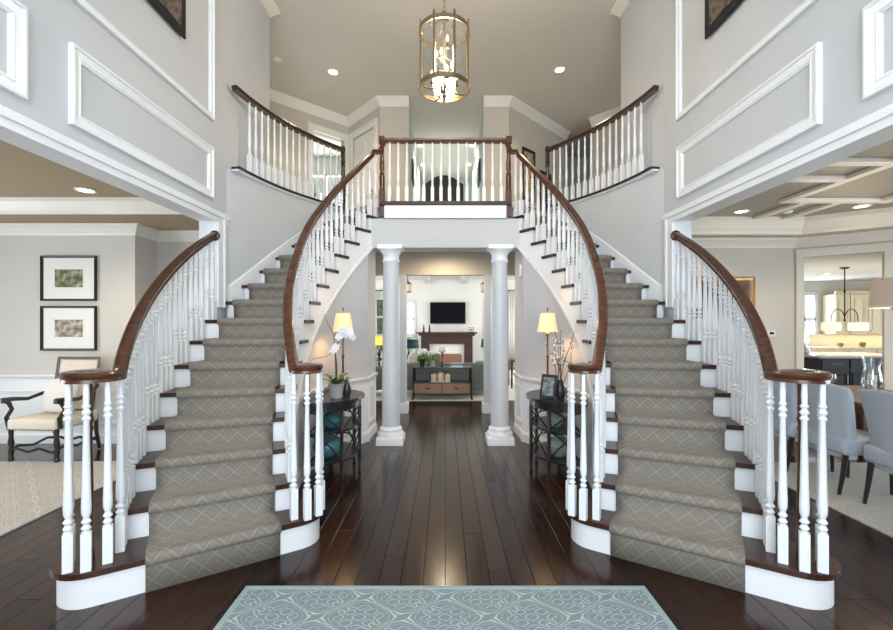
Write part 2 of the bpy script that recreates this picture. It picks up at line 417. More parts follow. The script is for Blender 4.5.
# ---- foyer side walls (solid above the wide openings)
for s, nm in ((-1, 'left'), (1, 'right')):
    bm = newbm(); xa, xb = sorted((s*XW, s*(XW+.15)))
    box(bm, xa, xb, -2.6, .6, 0, CEIL); box(bm, xa, xb, .6, 4.42, 2.53, CEIL)
    box(bm, xa, xb, 4.42, 4.62, 0, CEIL); box(bm, xa, xb, 4.62, 5.75, 2.8, CEIL)
    w = struct('wall_'+nm, bm, 'wall_paint', label='pale grey foyer wall over the wide %s room opening' % ('living' if s < 0 else 'dining'))
    N = (-s, 0, 0); U = (0, 1, 0)
    for y0, y1 in ((.75, 2.39), (2.677, 4.32)):
        b = newbm(); frame_mold(b, (s*XW, y0, 2.715), U, (0, 0, 1), N, y1-y0, .495, .085, .03); obj('panel_molding', b, 'trim_white', w)
        b = newbm(); frame_mold(b, (s*XW, y0, 3.483), U, (0, 0, 1), N, y1-y0+.01, 1.6, .065, .03); obj('panel_molding', b, 'trim_white', w)
    b = newbm()   # opening casing: stepped head moulding and far jamb casing
    for z0, z1, d in ((2.515, 2.565, .02), (2.565, 2.60, .035), (2.60, 2.622, .02)):
        x0, x1 = sorted((s*XW, s*(XW-d))); box(b, x0, x1, .5, 4.62, z0, z1)
    obj('casing', b, 'trim_white', w)
    b = newbm(); x0, x1 = sorted((s*XW, s*(XW-.02))); box(b, x0, x1, 4.42, 4.54, 1.66, 2.515)
    x0, x1 = sorted((s*XW, s*(XW-.032))); box(b, x0, x1, 4.52, 4.56, 1.66, 2.622)
    obj('casing', b, 'trim_white', w)
    b = newbm(); x0, x1 = sorted((s*(XW-.005), s*(XW+.17))); box(b, x0, x1, 4.405, 4.42, 0, 2.53); box(b, x0, x1, .6, 4.42, 2.518, 2.53); obj('jamb', b, 'trim_white', w)
    # crown along the top of the wall
    b = newbm(); path = [(s*XW, -2.6, CEIL-.14), (s*XW, 5.75, CEIL-.14), (s*(XW+.6), 5.75, CEIL-.14)]
    if s < 0: sweep(b, path, [(q, z) for q, z in CROWN(1.05)], flat=True)
    else: sweep(b, path, [(-q, z) for q, z in CROWN(1.05)], flat=True)
    obj('crown_molding', b, 'trim_warm', w)
# ---- curved stair walls under the galleries
for s, nm in ((-1, 'curved_left'), (1, 'curved_right')):
    bm = newbm(); n = 26; aa = [.1295+(.80-.1295)*i/n for i in range(n+1)]; cols = []
    for a in aa:
        q = [P(-s, RWF(a), a), P(-s, RWF(a)+.12, a)]
        cols.append([bm.verts.new((*q[0], 0)), bm.verts.new((*q[0], 3.13)), bm.verts.new((*q[1], 3.13)), bm.verts.new((*q[1], 0))])
    for A, B in zip(cols, cols[1:]):
        for i in range(4): bm.faces.new((A[i], A[(i+1) % 4], B[(i+1) % 4], B[i]))
    bm.faces.new(cols[0]); bm.faces.new(cols[-1])
    struct('wall_'+nm, bm, 'wall_paint', smooth=True, label='curved grey wall rising beside the staircase under the gallery')
# ---- front wall behind the camera with the tall entry window
bm = newbm(); wall_seg(bm, (2.42, -2.6), (-2.42, -2.6), 0, CEIL, .15, [(.62, 4.22, .1, 5.3)])
wf = struct('wall_front', bm, 'wall_paint')
bm = newbm()
for xx in (-1.8, -.9, 0, .9, 1.8): box(bm, xx-.035, xx+.035, -2.7, -2.62, .1, 5.3)
for zz in (.1, 2.4, 3.8, 5.3): box(bm, -1.8, 1.8, -2.7, -2.62, zz-.04, zz+.04)
w1 = struct('window_1', bm, 'trim_white')
b = newbm(); box(b, -1.8, 1.8, -2.665, -2.66, .1, 5.3); obj('pane', b, 'window_glass', w1)
# ---- upper floor slab
cl = [P(1, RWF(a)+.04, a) for a in [.10+(ang(16)-.10)*i/20 for i in range(21)]]
poly = [(-6.4, 4.6)]+[(-XW-.02, 4.62)]+cl[2:]+[P(1, RE(16)-.02, ang(16))]
poly[-1] = (-.86, 5.66)
poly = poly+[(-x, y) for x, y in reversed(poly)]+[(6.4, 14), (-6.4, 14)]
bm = newbm(); prism(bm, poly, 2.985, FL2)
struct('floor_upper', bm, 'hall_bounce_floor', label='upper floor of the landing and galleries')
# ---- foyer and upper hall ceiling
bm = newbm(); box(bm, -6.4, 6.4, -2.8, 14, CEIL, CEIL+.1)
struct('ceiling', bm, 'ceiling_paint', label='pale high ceiling over the foyer and upper hall')
# ---- hall ceiling below the landing, beam and fascia
bm = newbm(); box(bm, -2.6, 2.6, 5.95, 7.4, 2.69, 2.80)
struct('ceiling_hall', bm, 'ceiling_paint')
bm = newbm(); box(bm, -1.1, 1.1, BEAMY, BEAMY+.33, 2.46, 2.83)
beam = struct('trim_1', bm, 'wall_paint', label='grey beam carried by the two columns')
b = newbm(); box(b, -.775, .775, BEAMY-.02, BEAMY+.1, 2.83, 2.995); box(b, -.775, .775, BEAMY-.03, BEAMY+.1, 2.83, 2.85); obj('fascia', b, 'trim_white', beam)
b = newbm(); box(b, -.84, .84, BEAMY-.045, BEAMY+.3, 2.998, FL2+.002); obj('nosing', b, 'tread_wood', beam, bevel=.006)
# ---- wall between hall and family room: two piers, three openings
bm = newbm(); wall_seg(bm, (3.6, 7.28), (-3.6, 7.28), 0, 2.98, -.18, [(1.2, 2.85, 0, 2.29), (2.95, 4.25, 0, 2.29), (4.35, 6.0, 0, 2.29)])
wb = struct('wall_back', bm, 'beige_paint', label='beige wall with openings into the family room')
for s in (-1, 1):
    b = newbm(); box(b, s*.70-.085, s*.70+.085, 7.25, 7.49, 0, .17); obj('plinth', b, 'trim_white', wb, bevel=.01)
    b = newbm(); box(b, s*.70-.052, s*.70+.052, 7.272, 7.468, .17, 2.29); obj('pier_face', b, 'column_paint', wb)
# ---- inner stair side walls, straight part toward the hall
def wall_under(s):
    bm = newbm(); pts = []
    ks = [2.6+.25*i for i in range(int((15.1-2.6)/.25)+1)]
    for k in ks:
        a = ang(k); pts.append((P(-s, RE(k)+.035, a), P(-s, RE(k)+.11, a), max(.02, SZ(k)-.47)))
    e = pts[-1]
    pts.append(((s*.965, 6.1), (s*1.10, 6.1), 2.69))
    pts.insert(-1, ((s*.995, 5.60), (s*1.12, 5.60), 2.5))
    cols = [[bm.verts.new((*i, 0)), bm.verts.new((*i, z)), bm.verts.new((*o, z)), bm.verts.new((*o, 0))] for i, o, z in pts]
    for A, B in zip(cols, cols[1:]):
        for i in range(4): bm.faces.new((A[i], A[(i+1) % 4], B[(i+1) % 4], B[i]))
    bm.faces.new(cols[0]); bm.faces.new(cols[-1])
    w = struct('wall_under_stair_'+('left' if s < 0 else 'right'), bm, 'wall_paint', smooth=True, label='grey curved wall below the staircase beside the hall')
    path = [(*p[0], .75) for p, k in zip(pts, ks+[20, 21]) if k > 6.9]
    sg = -s
    b = newbm(); sweep(b, path, [(-s*-1*q*1 if False else (q if s < 0 else -q), z) for q, z in RAILP], flat=True); obj('chair_rail', b, 'trim_white', w)
    p0 = [(*p[0], .001) for p, k in zip(pts, ks+[20, 21]) if k > 3]
    b = newbm(); sweep(b, p0, [((q if s < 0 else -q), z) for q, z in BASEP], flat=True); obj('baseboard', b, 'trim_white', w)
    b = newbm(); sweep(b, [(*p[0], .12) for p, k in zip(pts, ks+[20, 21]) if k > 6.9], [((q if s < 0 else -q), z) for q, z in ((0, 0), (.006, 0), (.006, .64), (0, .64))], flat=True); obj('wainscot', b, 'trim_white', w)
    # panel mouldings on the wainscot
    def panel(A, B):
        A = Vector((*A, 0)); B = Vector((*B, 0)); d = (B-A).normalized(); n = Vector((d.y, -d.x, 0))*(1 if s < 0 else -1)
        b = newbm(); frame_mold(b, A+d*.06+Vector((0, 0, .22))+n*.006, d, (0, 0, 1), n, (B-A).length-.12, .46, .03, .014); obj('panel_molding', b, 'trim_white', w)
    panel(pts[-2][0], pts[-1][0])
    for k0, k1 in ((12.6, 14.9), (9.6, 12.2)):
        panel(P(-s, RE(k0)+.035, ang(k0)), P(-s, RE(k1)+.035, ang(k1)))
for s in (-1, 1): wall_under(s)

# ---- upper hall walls
UP = [(-3.9, 7.15), (-1.963, 8.97), (-1.20, 8.11), (-.665, 8.11)]
def upper_wall(name, p0, p1, ops=(), z1=CEIL, m='beige_paint', th=.12, crown=True, label=None):
    bm = newbm(); wall_seg(bm, p0, p1, FL2, z1, th, ops); w = struct(name, bm, m, label=label); return w
wu1 = upper_wall('wall_upper_left', UP[0], UP[1], [(1.88, 2.55, FL2, 5.17)], label='beige upper wall with a doorway to a bright room')
wu2 = upper_wall('wall_upper_corner', UP[1], UP[2], [(.16, .96, FL2, 5.17)])
wu3 = upper_wall('wall_upper_center_left', UP[2], UP[3])
wu4 = upper_wall('wall_upper_center_right', (.70, 8.11), (1.17, 8.11))
wu5 = upper_wall('wall_upper_right', (1.17, 8.11), (2.63, 9.6), label='beige upper wall hung with two framed prints')
wu6 = upper_wall('wall_upper_far_right', (2.97, 8.95), (4.6, 7.2))
b = newbm(); sweep(b, [(*p, CEIL-.15) for p in UP[:3]]+[(-.665, 8.11, CEIL-.15)], CROWN(1.15), flat=True); obj('crown_molding', b, 'trim_warm', wu1)
b = newbm(); sweep(b, [(.70, 8.11, CEIL-.15), (1.17, 8.11, CEIL-.15), (2.63, 9.6, CEIL-.15)], CROWN(1.15), flat=True); obj('crown_molding', b, 'trim_warm', wu5)
b = newbm(); sweep(b, [(2.97, 8.95, CEIL-.15), (4.6, 7.2, CEIL-.15)], CROWN(1.15), flat=True); obj('crown_molding', b, 'trim_warm', wu6)
def local(p0, p1):
    p0 = Vector((*p0, 0)); p1 = Vector((*p1, 0)); d = (p1-p0).normalized(); n = Vector((-d.y, d.x, 0))
    return Matrix(((d.x, n.x, 0, p0.x), (d.y, n.y, 0, p0.y), (0, 0, 1, 0), (0, 0, 0, 1)))
def casing(w, p0, p1, a, b_, zt, z0=FL2, cw=.10, m='trim_warm'):
    mx = local(p0, p1); b = newbm()
    box(b, a-cw, a, -.025, 0, z0, zt+cw, mx); box(b, b_, b_+cw, -.025, 0, z0, zt+cw, mx); box(b, a, b_, -.025, 0, zt, zt+cw, mx)
    box(b, a-cw-.01, b_+cw+.01, -.035, 0, zt+cw, zt+cw+.025, mx); obj('casing', b, m, w)
casing(wu1, UP[0], UP[1], 1.88, 2.55, 5.17); casing(wu2, UP[1], UP[2], .16, .96, 5.17)
# panel door in the corner wall
mx = local(UP[1], UP[2]); b = newbm(); box(b, .165, .955, .03, .07, FL2, 5.165, mx)
d1 = struct('door_1', b, 'trim_warm', label='white panel door beside the landing')
for zz, hh in ((3.25, .55), (3.95, .75), (4.82, .25)):
    for a in (.24, .59):
        b = newbm(); O = mx @ Vector((a, .03, zz)); d = (mx.to_3x3() @ Vector((1, 0, 0))); n = (mx.to_3x3() @ Vector((0, -1, 0)))
        frame_mold(b, O, d, (0, 0, 1), n, .29, hh, .035, .012); obj('door_panel', b, 'trim_warm', d1)
b = newbm(); ball(b, mx @ Vector((.89, -.03, 3.98)), .03); obj('door_knob', b, 'bronze', d1, smooth=True)
for zz in (3.3, 4.95):
    b = newbm(); box(b, .155, .175, .015, .03, zz, zz+.1, mx); obj('hinge', b, 'steel', d1)
# rooms beyond the upper hall
bm = newbm(); wall_seg(bm, (-6.2, 11.0), (-.9, 11.0), FL2, CEIL, .12, [(2.5, 3.9, 3.75, 5.2)]); struct('wall_upper_bedroom', bm, 'family_paint')
bm = newbm()
for xx in (-3.7, -3.0, -2.3): box(bm, xx-.04, xx+.04, 11.02, 11.09, 3.75, 5.2)
for zz in (3.75, 4.48, 5.2): box(bm, -3.7, -2.3, 11.02, 11.09, zz-.04, zz+.04)
w2 = struct('window_2', bm, 'trim_white')
for xx in (-3.7, -3.0):
    b = newbm(); box(b, xx+.04, xx+.66, 11.05, 11.055, 3.79, 5.16); obj('pane', b, 'window_glass', w2)
bm = newbm(); wall_seg(bm, (-.70, 8.23), (-.70, 12.9), FL2, CEIL, .1); struct('wall_corridor_left', bm, 'corridor_paint')
bm = newbm(); wall_seg(bm, (.735, 12.9), (.735, 8.23), FL2, CEIL, .1); struct('wall_corridor_right', bm, 'corridor_paint')
bm = newbm(); wall_seg(bm, (-1.1, 12.9), (1.1, 12.9), FL2, CEIL, .1); struct('wall_corridor_end', bm, 'corridor_paint')
bm = newbm(); wall_seg(bm, (1.1, 11.0), (6.2, 11.0), FL2, CEIL, .1); struct('wall_upper_back_right', bm, 'beige_paint')
bm = newbm(); wall_seg(bm, (-6.35, 4.6), (-6.35, 14), FL2, CEIL, .1); struct('wall_upper_side_left', bm, 'beige_paint')
bm = newbm(); wall_seg(bm, (6.35, 14), (6.35, 4.6), FL2, CEIL, .1); struct('wall_upper_side_right', bm, 'beige_paint')

# ---- living room (left) and dining room (right) shells
LB, LB2, LX = 5.5, 5.92, -3.87
bm = newbm()
wall_seg(bm, (-6.9, LB), (LX, LB), 0, 2.72, .12); wall_seg(bm, (LX, LB+.12), (LX, LB2), 0, 2.72, .12); wall_seg(bm, (LX-.12, LB2), (-2.42, LB2), 0, 2.72, .12)
wl = struct('wall_living_back', bm, 'living_paint', label='light grey living room wall with white wainscot')
lp = [(-6.9, LB), (LX, LB), (LX, LB2), (-2.42, LB2)]
b = newbm(); sweep(b, [(*p, 2.59) for p in lp], CROWN(1), flat=True); obj('crown_molding', b, 'trim_warm', wl)
b = newbm(); sweep(b, [(*p, .79) for p in lp], RAILP, flat=True); obj('chair_rail', b, 'trim_white', wl)
b = newbm(); sweep(b, [(*p, .0) for p in lp], BASEP, flat=True); obj('baseboard', b, 'trim_white', wl)
b = newbm(); sweep(b, [(*p, .12) for p in lp], [(0, 0), (.006, 0), (.006, .68), (0, .68)], flat=True); obj('wainscot', b, 'trim_white', wl)
for x0, x1 in ((-6.6, -5.75), (-5.6, -4.85), (-4.7, -3.97)):
    b = newbm(); frame_mold(b, (x0, LB-.006, .24), (1, 0, 0), (0, 0, 1), (0, -1, 0), x1-x0, .42, .035, .014); obj('panel_molding', b, 'trim_white', wl)
b = newbm(); frame_mold(b, (-3.7, LB2-.006, .24), (1, 0, 0), (0, 0, 1), (0, -1, 0), .9, .42, .035, .014); obj('panel_molding', b, 'trim_white', wl)
bm = newbm(); wall_seg(bm, (-6.8, .0), (-6.8, LB+.1), 0, 2.72, .12, [(1.1, 4.1, .5, 2.4)]); struct('wall_living_side', bm, 'living_paint')
bm = newbm()
for yy in (1.1, 2.1, 3.1, 4.1): box(bm, -6.78, -6.7, yy-.04, yy+.04, .5, 2.4)
for zz in (.5, 1.45, 2.4): box(bm, -6.78, -6.7, 1.1, 4.1, zz-.04, zz+.04)
w3 = struct('window_3', bm, 'trim_white')
b = newbm(); box(b, -6.745, -6.74, 1.1, 4.1, .5, 2.4); obj('pane', b, 'window_glass', w3)
bm = newbm(); wall_seg(bm, (-2.42, 0), (-6.9, 0), 0, 2.72, .12); struct('wall_living_front', bm, 'living_paint')
# tray ceiling, living
TX0, TX1, TY0, TY1 = -6.2, -2.85, .7, 4.88
bm = newbm(); box(bm, -6.95, TX0, -.1, 6.1, 2.72, 2.82); box(bm, TX1, -2.42, -.1, 6.1, 2.72, 2.82); box(bm, TX0, TX1, -.1, TY0, 2.72, 2.82); box(bm, TX0, TX1, TY1, 6.1, 2.72, 2.82)
box(bm, TX0-.05, TX1+.05, TY0-.05, TY1+.05, 2.86, 2.9)
cl_ = struct('ceiling_living', bm, 'tray_paint', label='taupe tray ceiling over the living room')
b = newbm(); sweep(b, [(TX0, TY0, 2.70), (TX0, TY1, 2.70), (TX1, TY1, 2.70), (TX1, TY0, 2.70)], [(0, 0), (.03, 0), (.03, .03), (.05, .05), (.10, .12), (.11, .125), (.11, .16), (0, .16)], closed=True, flat=True); obj('tray_molding', b, 'trim_warm', cl_)
# dining
D0, D1, D2 = (2.42, 6.43), (5.10, 6.43), (5.95, 5.80)
DL = math.hypot(D2[0]-D1[0], D2[1]-D1[1])
bm = newbm(); wall_seg(bm, D0, D1, 0, 2.72, .12); mxd = wall_seg(bm, D1, D2, 0, 2.72, .12, [(.10, .93, 0, 2.45)]); wall_seg(bm, D2, (6.9, 4.6), 0, 2.72, .12)
wd = struct('wall_dining_back', bm, 'dining_paint', label='greige dining room wall with cased kitchen doorway')
dp = [D0, D1, D2, (6.9, 4.6)]
b = newbm(); sweep(b, [(*p, 2.59) for p in dp], CROWN(1), flat=True); obj('crown_molding', b, 'trim_warm', wd)
b = newbm(); sweep(b, [(*D0, 0), (*D1, 0)], BASEP, flat=True); obj('baseboard', b, 'trim_white', wd)
casing(wd, D1, D2, .10, .93, 2.45, 0, .085, 'trim_warm')
bm = newbm(); wall_seg(bm, (6.9, 4.7), (6.9, -.0), 0, 2.72, .12, [(.6, 3.6, .5, 2.4)]); struct('wall_dining_side', bm, 'dining_paint')
bm = newbm()
for yy in (1.1, 2.1, 3.1, 4.1): box(bm, 6.93, 7.0, yy-.04, yy+.04, .5, 2.4)
for zz in (.5, 1.45, 2.4): box(bm, 6.93, 7.0, 1.1, 4.1, zz-.04, zz+.04)
w4 = struct('window_4', bm, 'trim_white')
b = newbm(); box(b, 6.96, 6.965, 1.1, 4.1, .5, 2.4); obj('pane', b, 'window_glass', w4)
bm = newbm(); wall_seg(bm, (7.0, 0), (2.42, 0), 0, 2.72, -.12); struct('wall_dining_front', bm, 'dining_paint')
tp = [(2.85, .7), (2.85, 6.02), (4.85, 6.02), (5.75, 5.35), (6.4, 4.5), (6.4, .7)]
outer = [(2.42, -.1), (2.42, 6.5), (7.1, 6.5), (7.1, -.1)]
bm = newbm()
prism(bm, [(2.42, -.1), (2.42, 6.5), (2.85, 6.02), (2.85, .7), ], 2.72, 2.82); prism(bm, [(2.42, 6.5), (5.2, 6.5), (4.85, 6.02), (2.85, 6.02)], 2.72, 2.82)
prism(bm, [(5.2, 6.5), (6.1, 5.9), (5.75, 5.35), (4.85, 6.02)], 2.72, 2.82); prism(bm, [(6.1, 5.9), (7.1, 4.6), (6.4, 4.5), (5.75, 5.35)], 2.72, 2.82)
prism(bm, [(7.1, 4.6), (7.1, -.1), (6.4, .7), (6.4, 4.5)], 2.72, 2.82); prism(bm, [(7.1, -.1), (2.42, -.1), (2.85, .7), (6.4, .7)], 2.72, 2.82)
cd = struct('ceiling_dining', bm, 'dining_paint', label='dining room tray ceiling with white strip lattice')
b = newbm(); box(b, 2.6, 6.8, .5, 6.3, 2.92, 2.97); obj('tray_panel', b, 'tray_grey', cd)
b = newbm(); sweep(b, [(*p, 2.70) for p in tp], [(0, 0), (.03, 0), (.03, .04), (.06, .07), (.12, .16), (.13, .165), (.13, .22), (0, .22)], closed=True, flat=True); obj('tray_molding', b, 'trim_warm', cd)
for x0, x1, y0, y1 in ((3.85, 3.95, 3.0, 5.10), (4.10, 4.20, 5.10, 6.0), (4.50, 4.60, 5.10, 6.0), (2.9, 3.85, 4.23, 4.33), (2.9, 3.85, 3.78, 3.88), (3.95, 5.1, 5.0, 5.10), (4.95, 5.05, 4.2, 5.0), (3.95, 4.9, 3.78, 3.88), (5.05, 6.0, 4.4, 4.5), (3.1, 3.2, 3.88, 4.23)):
    b = newbm(); box(b, x0, x1, y0, y1, 2.88, 2.92); obj('ceiling_strip', b, 'trim_warm', cd, bevel=.006)
# ---- family room shell
bm = newbm(); wall_seg(bm, (-4.6, 15.0), (4.6, 15.0), 0, 2.95, .15, [(2.0, 2.65, .45, 2.3), (3.15, 3.55, .45, 2.2), (5.95, 6.35, .45, 2.2), (6.75, 7.5, .25, 2.4)])
struct('wall_family_back', bm, 'family_paint', label='cream family room wall above the mantel')
wn = 5
for a, b_, zb, zt in ((-2.6, -1.95, .45, 2.3), (-1.45, -1.05, .45, 2.2), (1.35, 1.75, .45, 2.2), (2.15, 2.9, .25, 2.4)):
    bm = newbm(); 
    for xx in (a, b_): box(bm, xx-.04, xx+.04, 14.96, 15.08, zb, zt)
    for q in range(4): zz = zb+(zt-zb)*q/3; box(bm, a, b_, 14.96, 15.08, zz-.03, zz+.03)
    ww = struct('window_%d' % wn, bm, 'trim_white'); wn += 1
    for q in range(3):
        z0 = zb+(zt-zb)*q/3+.03; z1 = zb+(zt-zb)*(q+1)/3-.03
        b = newbm(); box(b, a+.04, b_-.04, 15.03, 15.035, z0, z1); obj('pane', b, 'window_glass', ww)
bm = newbm(); wall_seg(bm, (-4.5, 7.1), (-4.5, 15.1), 0, 2.95, .12, [(2.1, 6.7, .5, 2.5)]); struct('wall_family_left', bm, 'family_paint')
bm = newbm(); wall_seg(bm, (4.5, 15.1), (4.5, 7.1), 0, 2.95, .12, [(1.3, 5.9, .5, 2.5)]); struct('wall_family_right', bm, 'family_paint')
bm = newbm(); box(bm, -4.7, 4.7, 7.28, 15.2, 2.95, 2.98); cf = struct('ceiling_family', bm, 'family_paint')
for xx in (-3.0, -1.8, -.60, .62, 1.8, 3.0):
    b = newbm(); box(b, xx-.10, xx+.10, 7.5, 14.98, 2.81, 2.95); obj('ceiling_beam', b, 'ceiling_paint', cf)
for xx, nm in ((-4.56, 'window_10'), (4.56, 'window_11')):  # unseen side windows, added to let fill light into the family room
    bm = newbm()
    for yy in (9.2, 10.35, 11.5, 12.65, 13.8): box(bm, xx-.04, xx+.04, yy-.04, yy+.04, .5, 2.5)
    for zz in (.5, 1.5, 2.5): box(bm, xx-.04, xx+.04, 9.2, 13.8, zz-.04, zz+.04)
    ww = struct(nm, bm, 'trim_white'); b = newbm(); box(b, xx-.003, xx+.003, 9.2, 13.8, .5, 2.5); obj('pane', b, 'window_glass', ww)
# hall side closures between under-stair space and family room
bm = newbm(); wall_seg(bm, (-2.55, 5.9), (-2.55, 7.3), 0, 2.8, .1); struct('wall_hall_left', bm, 'living_paint')
bm = newbm(); wall_seg(bm, (2.55, 7.3), (2.55, 5.9), 0, 2.8, .1); struct('wall_hall_right', bm, 'living_paint')
# ---- kitchen shell
bm = newbm(); wall_seg(bm, (4.75, 10.9), (14, 10.9), 0, 2.52, .12, [(3.8, 4.4, .95, 2.2)]); wall_seg(bm, (12, 10.9), (12, 4.6), 0, 2.52, .12, [(1.4, 4.4, .9, 2.3)]); struct('wall_kitchen', bm, 'dining_paint')
bm = newbm(); box(bm, 4.7, 13, 6.6, 11.2, 2.52, 2.60); prism(bm, [(5.2, 6.6), (7.05, 4.75), (13, 4.75), (13, 6.6)], 2.52, 2.60); struct('ceiling_kitchen', bm, 'family_paint')
bm = newbm()
for xx in (8.55, 8.85, 9.15): box(bm, xx-.04, xx+.04, 10.88, 10.96, .95, 2.2)
for zz in (.95, 1.58, 2.2): box(bm, 8.55, 9.15, 10.88, 10.96, zz-.04, zz+.04)
wk = struct('window_9', bm, 'trim_white')
b = newbm(); box(b, 8.55, 9.15, 10.92, 10.925, .95, 2.2); obj('pane', b, 'window_glass', wk)
bm = newbm()  # side window added out of view for the kitchen fill lamp
for yy in (6.5, 8.0, 9.5): box(bm, 12.02, 12.1, yy-.04, yy+.04, .9, 2.3)
for zz in (.9, 1.6, 2.3): box(bm, 12.02, 12.1, 6.5, 9.5, zz-.04, zz+.04)
wk = struct('window_12', bm, 'trim_white'); b = newbm(); box(b, 12.05, 12.055, 6.5, 9.5, .9, 2.3); obj('pane', b, 'window_glass', wk)
# ground outside
bm = newbm(); box(bm, -40, 40, 17, 60, -.3, -.15); o = struct('ground', bm, 'outside_ground')

# ================================================================ STAIRCASES
bal_cache = {}
def baluster_mesh(L, slim=1):
    L = round(L/.015)*.015; key = (round(L, 3), slim)
    if key not in bal_cache:
        b = newbm(); h = .0225*(1 if slim == 1 else .9)
        box(b, -h, h, -h, h, 0, .20)
        pr = [(.020, .20), (.012, .206), (.0235, .224), (.012, .241), (.0235, .257), (.0125, .275), (.0215, .300), (.0225, .335), (.0195, .44), (.0135, L-.205),
              (.0215, L-.19), (.0118, L-.176), (.0225, L-.158), (.0118, L-.140), (.0205, L-.126), (.0125, L-.112), (.0145, L-.07), (.0125, L)]
        lathe(b, [(r_*slim, z_) for r_, z_ in pr], 8)
        bmesh.ops.recalc_face_normals(b, faces=b.faces)
        me = bpy.data.meshes.new('baluster'); b.to_mesh(me); b.free(); me.materials.append(M['trim_white'])
        for p in me.polygons: p.use_smooth = True
        me.set_sharp_from_angle(angle=math.radians(45)); bal_cache[key] = me
    return bal_cache[key]
RAILPROF = [(-.030, -.058), (-.026, -.040), (-.034, -.030), (-.036, -.014), (-.028, -.003), (-.012, .0), (.012, .0), (.028, -.003), (.036, -.014), (.034, -.030), (.026, -.040), (.030, -.058)]
def newel_mesh(b, L, r=.03, c=(0, 0, 0), seg=12):
    lathe(b, [(r, 0), (r, .18), (r*.7, .19), (r*.95, .21), (r*.65, .24), (r*.9, .27), (r*.85, .36), (r*.6, L*.72), (r*.85, L*.74), (r*.6, L*.76), (r*.9, L*.79), (r*.7, L*.81), (r*.75, L)], seg, c)
def spiral(Pt, C, heading, z, r1=.045, turns=1.3, n=34):
    v = Vector((Pt[0]-C[0], Pt[1]-C[1])); r0 = v.length; t0 = math.atan2(v.y, v.x)
    sg = 1 if (v.x*heading[1]-v.y*heading[0]) > 0 else -1
    out = []
    for i in range(n+1):
        f = i/n; t = t0+sg*f*turns*2*PI; r = r0+(r1-r0)*f**.8
        out.append((C[0]+r*math.cos(t), C[1]+r*math.sin(t), z))
    return out
